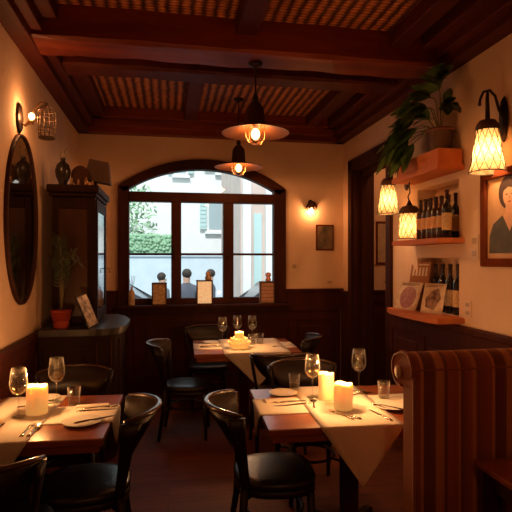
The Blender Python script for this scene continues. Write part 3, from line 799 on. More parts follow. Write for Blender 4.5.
# on the counter
t = thing('potted_palm', 'feathery palm in a red pot on the corner cabinet counter', 'plant', (CT+.14, 4.10, 1.05))
b = BM(); lathe(b, [(0, 0), (.052, 0), (.055, .01), (.06, .05), (0.056, .055), (.052, .06), (.066, .065), (.074, .12), (.08, .125), (.08, .14), (.068, .14), (.064, .12), (0, .115)], 28, close=False); obj('pot', b, 'terracotta', t)
b = BM(); lathe(b, [(0, 0), (.066, 0)], 20, (0, 0, .122), close=False); obj('soil', b, 'soil', t)
rnd = random.Random(3)
b = BM(); b2 = BM()
for k in range(16):
    a = 2*PI*k/16+rnd.uniform(-.2, .2); sp = rnd.uniform(.06, .17); h = rnd.uniform(.30, .62)
    cx_, cy_ = math.cos(a), math.sin(a)
    if cx_ < 0: sp *= .4
    if cy_ > 0: sp *= .35
    pts = [Vector((0, 0, .12)), Vector((cx_*sp*.2, cy_*sp*.2, .12+h*.5)), Vector((cx_*sp*.55, cy_*sp*.55, .12+h*.85)), Vector((cx_*sp, cy_*sp, .12+h)), Vector((cx_*sp*1.25, cy_*sp*1.25, .12+h*.93))]
    tube(b2, pts, [.003, .0025, .002, .0015, .0008], 5)
    for q in range(14):
        f = .3+.7*q/13; i = min(int(f*4), 3); p = pts[i].lerp(pts[i+1], f*4-i); t_ = (pts[i+1]-pts[i]).normalized()
        s_ = t_.cross(Vector((0, 0, 1))).normalized()
        for sg in (-1, 1):
            e = p+s_*sg*.07*(1.1-f*.5)+t_*.05-Vector((0, 0, .02)); w = t_*.006
            e.x = max(e.x, -.12); e.y = min(e.y, .14)
            vs = [b.verts.new(x) for x in (p, p.lerp(e, .5)+w, e, p.lerp(e, .5)-w)]; b.faces.new(vs)
obj('foliage', b, 'palm', t); obj('stem', b2, 'stem', t)
b = BM(); m = Matrix.Rotation(R(-22), 4, 'Y') @ Matrix.Rotation(R(-24), 4, 'Z')
t = thing('picture_frame', 'small standing photo card in a dark frame on the cabinet counter', 'picture frame', (CT+.385, 4.10, 1.056))
box(b, -.008, .004, -.075, .075, 0, .27, .002, mtx=m); obj('frame', b, 'dark_glossy', t)
b = BM(); box(b, .0045, .006, -.064, .064, .012, .258, mtx=m); o = obj('photo', b, mat('photo_print', (.62, .52, .42), .3, col2=(.08, .05, .04), vscale=22), t)
b = BM(); box(b, -.0102, -.0082, -.064, .064, .012, .258, mtx=m); o = obj('photo', b, bpy.data.materials['photo_print'], t)
b = BM(); tube(b, [(-.065, .01, .155), (-.10, .06, .003)], .004, 5); obj('strut', b, 'dark_glossy', t)

# ------------------------------------------------------------------ left wall: mirror and sconce
t = thing('oval_mirror', 'tall oval mirror with thin dark frame on the left wall', 'mirror', (XL, 3.735, 1.862))
b = BM(); lathe(b, [(0, .012), (.355, .012)], 64, mtx=Matrix.Rotation(PI/2, 4, 'Y'), close=False, sx=1.615, sy=1); obj('mirror_glass', b, 'mirror', t)
b = BM(); secs = []
for k in range(64):
    a = 2*PI*k/64; e = []
    for dr, dx in ((0, 0), (.0, .022), (.010, .028), (.020, .022), (.024, 0)):
        e.append((dx, (.355+dr)*math.cos(a), (.573+dr)*math.sin(a)))
    secs.append(e)
loft(b, secs, closed=True); obj('mirror_frame', b, mat('dark_mirror_frame', (.045, .013, .006), .6, spec=.2), t)

t = thing('wall_lamp', 'lit caged wall lamp above the oval mirror on the left wall', 'lamp', (XL, 3.68, 2.56))
b = BM(); lathe(b, [(0, 0), (.062, 0), (.07, .006), (.062, .016), (.03, .02), (0, .022)], 32, mtx=Matrix.Rotation(PI/2, 4, 'Y'), close=False, sx=1.5, sy=1); obj('wall_plate', b, 'iron', t)
b = BM(); tube(b, [(.015, 0, -.03), (.045, 0, -.055), (.075, 0, -.03), (.09, 0, .03), (.12, 0, .09), (.15, 0, .115), (.185, 0, .11)], .006, 8)
tube(b, [(.045, 0, -.05), (.07, 0, -.02), (.088, 0, .0)], .009, 8); obj('arm', b, 'brass', t)
b = BM(); lathe(b, [(0, 0), (.013, 0), (.016, .02), (.012, .03), (0, .03)], 14, (.085, 0, -.04), close=False); obj('bulb_socket', b, 'brass', t)
b = BM(); ball(b, (.085, 0, .015), .022, 16, (1, 1, 1.15)); obj('bulb', b, 'bulb', t)
light('bulb_light', (.085, 0, .015), 17, (1, .43, .155), .02, t)
b = BM(); cx_, cz_ = .185, -.03
for k in range(12):
    a = 2*PI*k/12
    tube(b, [(cx_+r*math.cos(a), r*math.sin(a), cz_+z) for r, z in ((.005, .13), (.03, .115), (.056, .085), (.062, .04), (.058, -.04), (.054, -.10))], .0022, 5)
for r, z in ((.056, .085), (.062, .03), (.058, -.04), (.054, -.075), (.054, -.10)):
    tube(b, [(cx_+r*math.cos(2*PI*k/20), r*math.sin(2*PI*k/20), cz_+z) for k in range(20)], .003, 5, closed=True)
tube(b, [(cx_, 0, cz_+.128), (cx_, 0, cz_+.145)], .006, 6); lathe(b, [(0, 0), (.05, 0), (.054, .006), (0, .008)], 18, (cx_, 0, cz_-.108), close=False)
obj('cage', b, 'rattan_metal', t)

# ------------------------------------------------------------------ right wall sconces
def lattice_shade(t, z0, z1, r0, r1, c=(0, 0), n=12, rows=4, cap=True):
    b = BM(); N = 40
    prof = [(r1+(r0-r1)*(1-i/8)**1.15, z0+(z1-z0)*i/8) for i in range(9)]
    lathe(b, prof, N, (c[0], c[1], 0), close=False); obj('lamp_shade', b, 'shade', t)
    b = BM()
    def rad(z): return r1+(r0-r1)*(1-(z-z0)/(z1-z0))**1.15+.0018
    for k in range(n):
        for s in (-1, 1):
            pts = []
            for i in range(rows*4+1):
                f = i/(rows*4); z = z0+(z1-z0)*f; a = 2*PI*(k+s*f*rows/2)/n
                pts.append((c[0]+rad(z)*math.cos(a), c[1]+rad(z)*math.sin(a), z))
            tube(b, pts, .0026, 4)
    for z in (z0, z1): tube(b, [(c[0]+rad(z)*math.cos(2*PI*k/30), c[1]+rad(z)*math.sin(2*PI*k/30), z) for k in range(30)], .004, 6, closed=True)
    obj('wire_lattice', b, 'lattice', t)
    if cap:
        b = BM(); lathe(b, [(r1+.004, z1), (r1+.006, z1+.015), (r1*.95, z1+.04), (r1*.72, z1+.06), (r1*.3, z1+.07), (0, z1+.072), ], 28, (c[0], c[1], 0), close=False); obj('shade_cap', b, 'rattan', t)
    b = BM(); ball(b, (c[0], c[1], z0+(z1-z0)*.55), .026, 14, (1, 1, 1.2)); obj('bulb', b, 'bulb', t)
    b = BM(); tube(b, [(c[0], c[1], z0+(z1-z0)*.55+.03), (c[0], c[1], z1+.05)], .012, 8); obj('bulb_socket', b, 'iron', t)
t = thing('wall_lamp', 'large lit wall lamp with lattice shade beside the portrait on the right wall', 'lamp', (XR, 2.94, 2.15), group='lattice shade lamps on the right wall')
sx_ = -.125
lattice_shade(t, 0, .275, .112, .068, (sx_, 0), 12, 4)
light('bulb_light', (sx_, 0, .13), 16, (1, .55, .26), .03, t)
b = BM(); lathe(b, [(0, 0), (.036, 0), (.042, .006), (.038, .016), (0, .022)], 28, (0, 0, 0), mtx=Matrix.Translation((0, 0, .35)) @ Matrix.Rotation(-PI/2, 4, 'Y'), close=False, sx=3.6, sy=1); obj('wall_plate', b, 'iron', t)
b = BM(); tube(b, [(-.015, 0, .36), (-.045, 0, .42), (-.07, 0, .50), (-.11, 0, .535), (-.155, 0, .52), (-.178, 0, .47), (-.182, 0, .43)], [.010, .010, .009, .009, .008, .008, .011], 10)
tube(b, [(-.122, 0, .532), (-.127, 0, .48), (-.124, 0, .34)], [.007, .012, .016], 8); obj('arm', b, 'iron', t)
t = thing('wall_lamp', 'smaller lit lattice lamp on the right wall beside the doorway', 'lamp', (XR, 4.29, 2.0), group='lattice shade lamps on the right wall')
lattice_shade(t, 0, .26, .096, .062, (-.19, 0), 12, 4)
light('bulb_light', (-.19, 0, .13), 12, (1, .55, .26), .03, t)
b = BM(); lathe(b, [(0, 0), (.036, 0), (.042, .006), (.038, .016), (0, .022)], 28, mtx=Matrix.Translation((0, 0, .30)) @ Matrix.Rotation(-PI/2, 4, 'Y'), close=False, sx=2, sy=1); obj('wall_plate', b, 'iron', t)
b = BM(); tube(b, [(-.015, 0, .30), (-.06, 0, .37), (-.12, 0, .42), (-.175, 0, .40), (-.19, 0, .32)], .008, 8); obj('arm', b, 'iron', t)
t = thing('hanging_lantern', 'lit lattice lantern hanging under the top shelf beside the wine bottles', 'lamp', (2.045, 4.01, 1.765), group='lattice shade lamps on the right wall')
lattice_shade(t, 0, .215, .090, .082, (0, 0), 12, 4)
light('bulb_light', (0, 0, .11), 10, (1, .55, .26), .03, t)
b = BM(); tube(b, [(0, 0, .28), (0, 0, .33)], [.03, .008], 10); tube(b, [(0, 0, .32), (-.012, 0, .36), (.008, 0, .40), (0, 0, .44), (0, 0, .484)], .006, 8); obj('hook', b, 'iron', t)

# ------------------------------------------------------------------ shelves
def shelf(n, z0, z1, label, bow=0):
    b = BM(); poly = [(XR+.0, 3.385), (XR+.0, 4.15)]
    N = 10
    for i in range(N+1):
        f = i/N; poly.append((1.95-bow*math.sin(PI*f)+(.02 if bow and i == 0 else 0), 4.15+(.14 if bow else 0)*(1-f)-.765*f))
    prism(b, poly, 'z', z0, z1)
    bmesh.ops.bevel(b, geom=[e for e in b.edges if abs(e.verts[0].co.z-e.verts[1].co.z) < 1e-5], offset=.006, segments=2, affect='EDGES')
    return tag(obj('shelf', b, 'shelf_wood'), label, 'shelf', 'wooden wall shelves')
shelf('a', 2.25, 2.295, 'topmost reddish wooden shelf, carrying the leafy plant')
shelf('b', 1.705, 1.745, 'middle reddish wooden shelf, carrying labelled bottles')
shelf('c', 1.105, 1.15, 'lowest wooden shelf with curved front, carrying magazines and bottles', .035)
# planter box and plant
t = thing('potted_plant', 'big-leaved green plant in basket pot on the top shelf', 'plant', (2.06, 3.53, 2.297))
b = BM()
lathe(b, [(0, .014), (.06, .014), (.075, .10), (.088, .22), (.095, .26), (.10, .265), (.10, .28), (.086, .28), (.08, .24), (0, .235)], 28, close=False); obj('pot', b, 'rattan', t)
b = BM(); lathe(b, [(0.101, .262), (.106, .266), (.106, .282), (.098, .286), (.084, .284)], 28, close=False); obj('pot_rim', b, mat('pot_rim', (.16, .045, .02), .5), t)
rnd = random.Random(11)
b = BM(); b2 = BM()
def big_leaf(bm, p, d, L, w):
    d = d.normalized(); s = d.cross(Vector((0, 0, 1)))
    if s.length < .1: s = Vector((0, 1, 0))
    s.normalize(); s = (Matrix.Rotation(rnd.uniform(-.7, .7), 3, d) @ s); nrm = s.cross(d).normalized()
    rows = []
    for i in range(8):
        f = i/7; ww = w*math.sin(PI*min(1, f*.93+.03))**.8*(1-.25*f)
        c = p+d*L*f-Vector((0, 0, 1))*L*.35*f*f
        rows.append([c-s*ww+nrm*ww*.25, c, c+s*ww+nrm*ww*.25])
    V = [[bm.verts.new(q) for q in r] for r in rows]
    for i in range(7):
        for k in range(2):
            f = bm.faces.new([V[i][k], V[i][k+1], V[i+1][k+1], V[i+1][k]]); f.smooth = True
spots = [((-.05, -.10, .66), (-.1, -.6, .3)), ((-.03, -.02, .60), (-.3, .2, .5)), ((-.06, .10, .56), (-.5, .5, .5)), ((-.10, .22, .50), (-.5, .8, .1)),
         ((-.12, .36, .44), (-.4, 1, .0)), ((-.10, .50, .38), (-.3, 1, -.1)), ((-.08, .62, .34), (-.2, 1, -.3)), ((-.12, .05, .46), (-.9, .2, .0)),
         ((-.02, -.14, .44), (-.2, -.8, .1)), ((-.12, .28, .34), (-.7, .5, -.3)), ((-.13, .42, .28), (-.6, .5, -.7)), ((-.13, .54, .22), (-.5, .4, -.9)), ((-.13, .33, .18), (-.6, .1, -.9)), ((-.04, .16, .40), (-.3, .3, .6))]
for (px_, py_, pz_), dd in spots:
    end = Vector((px_, py_, pz_)); mid = Vector((px_*.4, py_*.4, .26+(max(pz_, .3)-.26)*.9))
    pts = [Vector((0, 0, .24)).lerp(mid, q/4) for q in range(5)]+[mid.lerp(end, q/4) for q in range(1, 5)]
    tube(b2, pts, .0035, 5)
    for q in range(13):
        p = end.lerp(mid, rnd.uniform(0, .45))
        d = Vector(dd).normalized()*.9+Vector((rnd.uniform(-.8, .3), rnd.uniform(-.7, .7), rnd.uniform(-.6, .5)))
        if d.x > .2: d.x = -.2
        big_leaf(b, p, d, rnd.uniform(.13, .22), rnd.uniform(.034, .055))
for v in b.verts:
    v.co.x = min(v.co.x, .095); v.co.z = min(v.co.z, .72)
    if v.co.x > -.125: v.co.z = max(v.co.z, .13)
obj('foliage', b, 'leaf', t); obj('stem', b2, 'stem', t)
b = BM()
x0, x1, ya, yb = 1.965, 2.16, 3.40, 4.08
box(b, x0, x1, ya, ya+.015, 2.296, 2.41, .003); box(b, x0, x1, yb-.015, yb, 2.296, 2.41, .003); box(b, x0, x0+.015, ya+.014, yb-.014, 2.296, 2.41, .003); box(b, x1-.015, x1, ya+.014, yb-.014, 2.296, 2.41, .003)
box(b, x0+.01, x1-.01, ya+.01, yb-.01, 2.296, 2.308)
tag(obj('planter_box', b, 'shelf_wood'), 'long reddish wooden planter box on the top shelf around the pot', 'box')

# bottles
def bottle(glass, label_m, foil, h=.32, r=.037, lab=(.06, .15)):
    t = thing('wine_bottle', 'x', 'bottle')
    b = BM(); lathe(b, [(0, 0), (r*.9, 0), (r, .006), (r, h*.60), (r*.93, h*.655), (r*.55, h*.71), (r*.38, h*.75), (r*.36, h*.94), (r*.43, h*.945), (r*.43, h*.975), (r*.34, h*.98), (0, h*.98)], 24, close=False); obj('bottle_body', b, glass, t)
    b = BM(); lathe(b, [(r*1.012, lab[0]), (r*1.012, lab[1])], 24, close=False); obj('paper_label', b, label_m, t)
    b = BM(); lathe(b, [(r*.40, h*.80), (r*.40, h*.94), (r*.46, h*.945), (r*.46, h*.985), (0, h)], 18, close=False); obj('foil', b, foil, t)
    return t
p1 = bottle('bottle_amber', 'label_b', 'foil', .335, .037, (.085, .175)); p2 = bottle('bottle', 'label_a', 'foil_red', .37, .036, (.06, .19)); p3 = bottle('bottle', 'label_a', 'foil', .40, .040, (.06, .19))
ords = ['nearest the hanging lantern', 'second from the lantern', 'third from the lantern', 'fourth from the lantern', 'fifth from the lantern', 'nearest the portrait end']
for i in range(6):
    src = p2 if i == 5 else p1
    l = (2.075, 3.865-.079*i, 1.745); lab = ('taller cream-labelled bottle in the front row of the middle shelf, ' if i == 5 else 'orange-labelled bottle in the front row of the middle shelf, ')+ords[i]
    if i == 0: p1.location = l; p1['label'] = lab; p1['group'] = 'bottles on the middle shelf'
    elif i == 5: p2.location = l; p2['label'] = lab; p2['group'] = 'bottles on the middle shelf'
    else: dup(p1, l, None, lab, 'bottles on the middle shelf')
o5 = ['the one nearest the lantern', 'second from the lantern', 'the middle one', 'second from the portrait end', 'the one nearest the portrait']
for i in range(5): dup(p2, (2.24, 4.02-.10*i, 1.745), None, 'dark bottle in the back row in the middle shelf niche, '+o5[i], 'bottles on the middle shelf')
o4 = ['leftmost, beside the magazines', 'second from the left', 'second from the right', 'rightmost, by the niche edge']
for i in range(4):
    l = (2.245, 3.925-.11*i, 1.15); lab = 'tall dark wine bottle in the lower niche, '+o4[i]
    if i == 0: p3.location = l; p3['label'] = lab; p3['group'] = 'wine bottles in the lower niche'
    else: dup(p3, l, None, lab, 'wine bottles in the lower niche')
# magazines on the lowest shelf: local x to the reader's right (-Y), z up, leaning back (+X)
def magazine(y, x, w, h, tilt, turn, cover, pic, label, kind=0):
    t = thing('magazine', label, 'magazine', (x, y, 1.1515), R(-90+turn))
    m = Matrix.Rotation(R(-tilt), 4, 'X')
    b = BM(); box(b, -w/2, w/2, 0, .008, .0, h, .001, mtx=m); obj('cover', b, cover, t)
    b = BM()
    if kind == 0:
        pts = [(x_*w*.36, h*.45+z_*h*.40) for x_, z_ in arc(0, 0, 1, 0, 330, 14)]
        prism(b, pts, 'y', -.0022, -.0008)
    elif kind == 1:
        for k in range(5): box(b, -w*.38+k*w*.165, -w*.38+k*w*.165+w*.09, -.0022, -.0008, h*.70, h*.88)
        box(b, -w*.42, w*.42, -.0022, -.0008, h*.92, h*.95)
    else:
        prism(b, [(-w*.3, h*.2), (w*.1, h*.12), (w*.35, h*.5), (w*.2, h*.85), (-.1*w, h*.75), (-.35*w, h*.5)], 'y', -.0022, -.0008)
    for v in b.verts: v.co = m @ v.co
    obj('cover_print', b, pic, t)
    b = BM()
    if kind != 1:
        for k in range(2): box(b, -w*.4, w*.4-k*w*.25, -.0022, -.0008, h*(.93-k*.05), h*(.95-k*.05), mtx=m)
        obj('cover_text', b, mat('cover_text', (.08, .03, .02), .6), t)
    else: b.free()
    return t
M['mag_white'] = mat('white_cover', (.72, .58, .42), .8, spec=.05, col2=(.52, .30, .17), vscale=14)
M['mag_brown'] = mat('brown_cover', (.32, .13, .06), .8, spec=.05)
M['mag_rust'] = mat('rust_print', (.26, .06, .03), .45, col2=(.45, .2, .1), vscale=25)
M['mag_dark'] = mat('dark_cover', (.10, .035, .025), .8, col2=(.5, .33, .22), vscale=12)
magazine(4.06, 2.12, .27, .42, 10, 8, 'mag_brown', 'white_card', 'brown brochure with white marks at the back of the lowest shelf', 1)
magazine(4.04, 2.015, .27, .25, 20, 14, 'mag_white', 'mag_rust', 'white magazine with a rust-coloured cover picture, leaning at the left of the lowest shelf')
magazine(3.70, 2.07, .19, .25, 18, 30, 'mag_white', 'mag_dark', 'magazine with dark cover picture leaning in front of the wine bottles on the lowest shelf', 2)

# ------------------------------------------------------------------ portrait on right wall
t = thing('portrait_painting', 'framed portrait of a dark-haired woman in green on the right wall', 'painting', (XR, 2.83, 1.535))
w2, hh = .325, .645
def R_(bm, u0, u1, z0, z1, d0, d1, bev=0): return box(bm, -d1, -d0, u0, u1, z0, z1, bev)
b = BM(); R_(b, -w2, -w2+.055, 0, hh, 0, .035, .006); R_(b, w2-.055, w2, 0, hh, 0, .035, .006); R_(b, -w2+.05, w2-.05, 0, .055, 0, .035, .006); R_(b, -w2+.05, w2-.05, hh-.055, hh, 0, .035, .006)
obj('frame', b, 'frame_brown', t)
b = BM(); R_(b, -w2+.05, w2-.05, .05, hh-.05, .002, .012)
obj('canvas', b, mat('portrait_ground', (.50, .27, .11), .6, col2=(.62, .37, .17), vscale=5), t)
def ppoly(name, pts, d, m):  # pts (u to viewer right, v up) viewed from room -> y=-u
    b = BM(); prism(b, [(-(u*1.22-.045), .09+(v-.09)*1.08) for u, v in pts], 'x', -.012-d, -.0118-d+.0004); return obj(name, b, m, t)
M['p_skin'] = mat('painted_skin', (.60, .30, .16), .6, col2=(.70, .38, .2), vscale=8)
M['p_hair'] = mat('painted_hair', (.05, .022, .012), .6); M['p_dress'] = mat('painted_dress', (.05, .04, .022), .6, col2=(.09, .075, .04), vscale=10)
M['p_lip'] = mat('painted_lip', (.35, .07, .04), .6)
ppoly('painted_hair', [(.0+.085*math.cos(a)*(1.05), .455+.105*math.sin(a)) for a in [2*PI*k/24 for k in range(24)]], .001, 'p_hair')
ppoly('painted_dress', [(-.17, .09), (-.165, .20), (-.135, .27), (-.05, .325), (.05, .33), (.12, .29), (.16, .2), (.18, .09)], .001, 'p_dress')
ppoly('painted_neck', [(-.035, .33), (-.03, .39), (.035, .39), (.04, .33), (.06, .325), (.0, .22), (-.055, .32)], .0016, 'p_skin')
ppoly('painted_face', [(.052*math.cos(a), .435+.068*math.sin(a)) for a in [2*PI*k/24 for k in range(24)]], .0022, 'p_skin')
ppoly('painted_fringe', [(-.06, .45), (-.045, .50), (0, .515), (.05, .50), (.06, .45), (.035, .475), (-.01, .485), (-.04, .47)], .0028, 'p_hair')
for s in (-1, 1):
    ppoly('painted_eye', [(s*.022+.010*math.cos(a), .442+.004*math.sin(a)) for a in [2*PI*k/10 for k in range(10)]], .0028, 'p_hair')
ppoly('painted_mouth', [(-.016, .398), (0, .403), (.016, .398), (0, .391)], .0028, 'p_lip')
ppoly('painted_nose', [(-.006, .415), (.0, .436), (.007, .415)], .0028, mat('painted_nose', (.45, .2, .1), .6))

# ------------------------------------------------------------------ back wall small things
t = thing('framed_picture', 'small dark framed picture on the back wall right of the window', 'picture', (1.925, YB, 1.70))
b = BM(); box(b, -.115, .115, -.02, 0, 0, .32, .004); obj('frame', b, 'frame_brown', t)
b = BM(); box(b, -.095, .095, -.023, -.0195, .02, .30); obj('print', b, mat('dark_print', (.06, .05, .04), .3, col2=(.34, .22, .13), vscale=9, stretch=(1, 1, .6)), t)
t = thing('framed_picture', 'narrow framed picture seen through the doorway on the hallway wall', 'picture', (2.64, YB, 1.52))
b = BM(); box(b, -.035, .115, -.02, 0, 0, .55, .004); obj('frame', b, 'frame_brown', t)
b = BM(); box(b, -.018, .098, -.023, -.0195, .03, .52); obj('print', b, mat('pale_print', (.42, .30, .2), .4, col2=(.6, .45, .3), vscale=9), t)
def plate_switch(loc, rz, w, h, label, slots=2):
    t = thing('wall_switch', label, 'switch', loc, rz)
    b = BM(); box(b, -w/2, w/2, -.008, 0, 0, h, .002); obj('switch_plate', b, 'switch', t)
    for k in range(slots):
        b = BM(); box(b, -w*.3, w*.3, -.011, -.0078, h*(.15+.5*k if slots > 1 else .3), h*(.38+.5*k if slots > 1 else .7), .001)
        obj('rocker', b, 'rocker', t)
plate_switch((1.535, YB, 1.44), 0, .09, .12, 'light switch on the back wall just right of the window', 1)
plate_switch((1.99, YB, 1.265), 0, .10, .075, 'wide socket on the back wall below the small picture', 1)
plate_switch((2.74, YB, 1.26), 0, .08, .08, 'socket on the hallway wall seen through the doorway', 1)
plate_switch((XR, 3.26, 1.58), PI/2*-1+PI, .085, .18, 'tall double switch on the right wall left of the portrait')
plate_switch((XR, 3.34, 1.16), PI/2*-1+PI, .075, .12, 'socket on the right wall at the end of the lowest shelf')
for o in [o for o in C.objects if o.name.startswith('wall_switch') and abs(o.location.x-XR) < .01]: o.rotation_euler = (0, 0, -PI/2)

t = thing('wall_lamp', 'small lit crown-shaped wall lamp on the back wall right of the window', 'lamp', (1.74, YB, 2.14))
b = BM(); lathe(b, [(0, 0), (.03, 0), (.032, .006), (0, .012)], 20, mtx=Matrix.Translation((0, 0, .14)) @ Matrix.Rotation(PI/2, 4, 'X'), close=False, sx=1, sy=1.5); obj('wall_plate', b, 'iron', t)
b = BM(); tube(b, [(0, -.01, .14), (0, -.04, .17), (0, -.07, .16)], .006, 6); obj('arm', b, 'iron', t)
b = BM(); lathe(b, [(.062, .10), (.056, .13), (.040, .155), (0, .165)], 20, (0, -.07, 0), close=False)
for k in range(8):
    a = 2*PI*k/8; m = Matrix.Translation((.058*math.cos(a), -.07+.058*math.sin(a), .092))
    lathe(b, [(0, -.045), (.008, -.03), (.017, 0), (.015, .015), (0, .02)], 8, mtx=m, close=False)
obj('shade_cap', b, 'bronze', t)
b = BM(); ball(b, (0, -.07, .05), .026, 14, (1, 1, 1.3)); obj('bulb', b, 'bulb', t)
light('bulb_light', (0, -.07, .045), 11, (1, .43, .155), .02, t)

t = thing('added_hall_lamp', 'small round lamp added out of view to light the hallway beyond the doorway', 'lamp', (2.95, 4.6, 3.5))  # unseen lamp added to brighten the hallway wall in the doorway
b = BM(); lathe(b, [(0, 0), (.09, 0), (.09, -.02), (0, -.02)], 20, close=False); obj('mount', b, 'brass', t)
b = BM(); ball(b, (0, 0, -.10), .08, 18); obj('globe', b, 'bulb', t)
light('bulb_light', (0, 0, -.10), 70, (1, .5, .22), .05, t)
# ------------------------------------------------------------------ pendants
def pendant(x, y, zr, ztop, label):
    t = thing('pendant_lamp', label, 'lamp', (x, y, zr), group='metal pendant lamps over the aisle')
    b = BM(); lathe(b, [(.250, 0), (.253, .002), (.252, .006), (.16, .030), (.09, .052), (.074, .065), (.067, .15), (.062, .19), (.035, .225), (.018, .24), (.016, .24), (.024, .222), (.056, .187), (.062, .15), (.068, .062), (.085, .047), (.16, .024), (.250, 0)], 48, close=False); obj('lamp_shade', b, 'bronze', t)
    b = BM(); lathe(b, [(0, 0), (.02, 0), (.024, .02), (.014, .05), (.007, .06), (.007, ztop-zr-.24-.04), (.02, ztop-zr-.24-.03), (.05, ztop-zr-.24-.012), (.055, ztop-zr-.24), (0, ztop-zr-.24)], 16, (0, 0, .24), close=False); obj('rod', b, 'iron', t)
    b = BM(); ball(b, (0, 0, -.005), .034, 16, (1, 1, 1.25)); obj('bulb', b, 'bulb', t)
    b = BM(); lathe(b, [(0, .035), (.018, .035), (.02, .10), (0, .10)], 14, close=False); obj('bulb_socket', b, 'iron', t)
    b = BM(); lathe(b, [(.066, .06), (.070, .02), (.068, -.03), (.045, -.068), (.015, -.084), (0, -.086)], 28, close=False); obj('glass_jar', b, 'bulb_jar', t)
    b = BM()
    for k in range(6):
        a = 2*PI*k/6; tube(b, [(r*math.cos(a), r*math.sin(a), z) for r, z in ((.068, .06), (.072, .02), (.070, -.03), (.047, -.07), (.012, -.088))], .0016, 5)
    obj('guard', b, 'brass', t)
    light('bulb_light', (0, 0, -.005), 42, (1, .43, .155), .03, t)
    return t
pendant(.64, 3.66, 2.52, 3.04, 'nearer and larger-looking metal pendant lamp hanging from the big beam')
pendant(.73, 5.2, 2.55, ZC, 'farther metal pendant lamp hanging in front of the window')
# pendant added out of view behind the viewpoint, to light the near half
fill_pendant = pendant(.5, -.6, 2.5, ZC, 'added unseen metal pendant lamp lighting the room from behind the viewpoint')

# ------------------------------------------------------------------ things on the window sill
zs = 1.06
t = thing('reed_bottle', 'small brown bottle with reeds at the left end of the window sill', 'bottle', (-.41, 5.875, zs))
b = BM(); lathe(b, [(0, 0), (.032, 0), (.036, .01), (.036, .14), (.03, .16), (.014, .18), (.012, .2), (.015, .21), (0, .21)], 20, close=False); obj('bottle_body', b, 'wicker', t)
b = BM()
for dx, dy in ((-.03, .01), (.0, -.02), (.04, .01), (.02, 0)): tube(b, [(0, 0, .17), (dx*.6, dy*.6, .26), (dx, dy, .34)], .0025, 5)
obj('reed', b, 'stem', t)
def lantern_box(x, w, h, label, m, lit=0, top='finial'):
    t = thing('decor_box', label, 'box', (x, 5.885, zs))
    b = BM(); box(b, -w/2, w/2, -.05, .05, 0, h, .004); obj('box_body', b, m, t)
    b = BM()
    for sx in (-1, 1): box(b, sx*w/2-.008, sx*w/2+.008, -.057, -.045, 0, h+.004, .002)
    box(b, -w/2-.006, w/2+.006, -.057, -.047, h*.0, h*.06, .002); box(b, -w/2-.008, w/2+.008, -.058, .056, h, h+.014, .003); obj('box_trim', b, 'rattan', t)
    return t
t = lantern_box(-.098, .155, .245, 'brown carved box on the window sill left of the mullion', 'wicker')
M['lit_box'] = mat('pierced_lantern', (.75, .55, .3), .6, col2=(.35, .2, .1), vscale=40, emit=(1, .6, .28), es=.6)
t = lantern_box(.42, .175, .27, 'glowing pale carved lantern box in the middle of the window sill', 'lit_box')
b = BM(); lathe(b, [(0, 0), (.03, 0), (.04, .02), (.035, .04), (.02, .05), (.032, .07), (.025, .095), (0, .105)], 16, (.045, 0, .284), close=False); obj('finial', b, 'wicker', t)
t = lantern_box(1.165, .165, .25, 'pinkish wooden box at the right end of the window sill', 'pink_wood')
b = BM(); lathe(b, [(0, 0), (.03, 0), (.035, .03), (.02, .05), (.036, .07), (.03, .1), (0, .11)], 16, (.02, 0, .264), close=False); obj('ornament', b, mat('pale_pink_ornament', (.7, .35, .33), .5), t)
b = BM(); 
for k in range(5): box(b, -.082, .082, -.0525, -.0495, .03+k*.043, .035+k*.043)
obj('slat_line', b, 'rattan', t)

# ------------------------------------------------------------------ outside
GZ = -.35
b = BM(); box(b, -14, 22, 6.3, 60, GZ-.1, GZ); struct('street', b, 'asphalt')
def facade(name, label, x0, x1, y, h, m, wins, depth=6, sh=True):
    t = thing(name, label, 'building', (x0, y, GZ)); W_ = x1-x0
    b = BM(); box(b, 0, W_, 0, depth, 0, h); box(b, -.1, W_+.1, -.15, depth, h, h+.25); obj('wall', b, m, t)
    for (wx, wz, ww, wh) in wins:
        b = BM(); box(b, wx-.08, wx+ww+.08, -.06, .01, wz-.08, wz+wh+.08); box(b, wx-.15, wx+ww+.15, -.14, .01, wz-.18, wz-.08); f = obj('window', b, 'facade', t)
        b = BM(); box(b, wx, wx+ww, -.075, -.059, wz, wz+wh); obj('pane', b, 'dark_pane', f)
        if sh:
            for s in (wx-ww*.55-.08, wx+ww+.08):
                b = BM(); box(b, s, s+ww*.55, -.12, -.061, wz, wz+wh)
                for k in range(6): box(b, s+.03, s+ww*.55-.03, -.135, -.12, wz+.1+k*wh/6.5, wz+.1+k*wh/6.5+wh*.07)
                obj('shutter', b, 'shutter', t)
    return t
facade('building', 'white building across the street with pale shutters, seen through the window', -9, 5.4, 20, 11, 'facade',
       [(10.6, 3.15, .5, 1.05), (9.3, 5.35, .4, .5), (6.6, 3.15, .5, 1.05), (11.0, 5.5, .9, .5)])
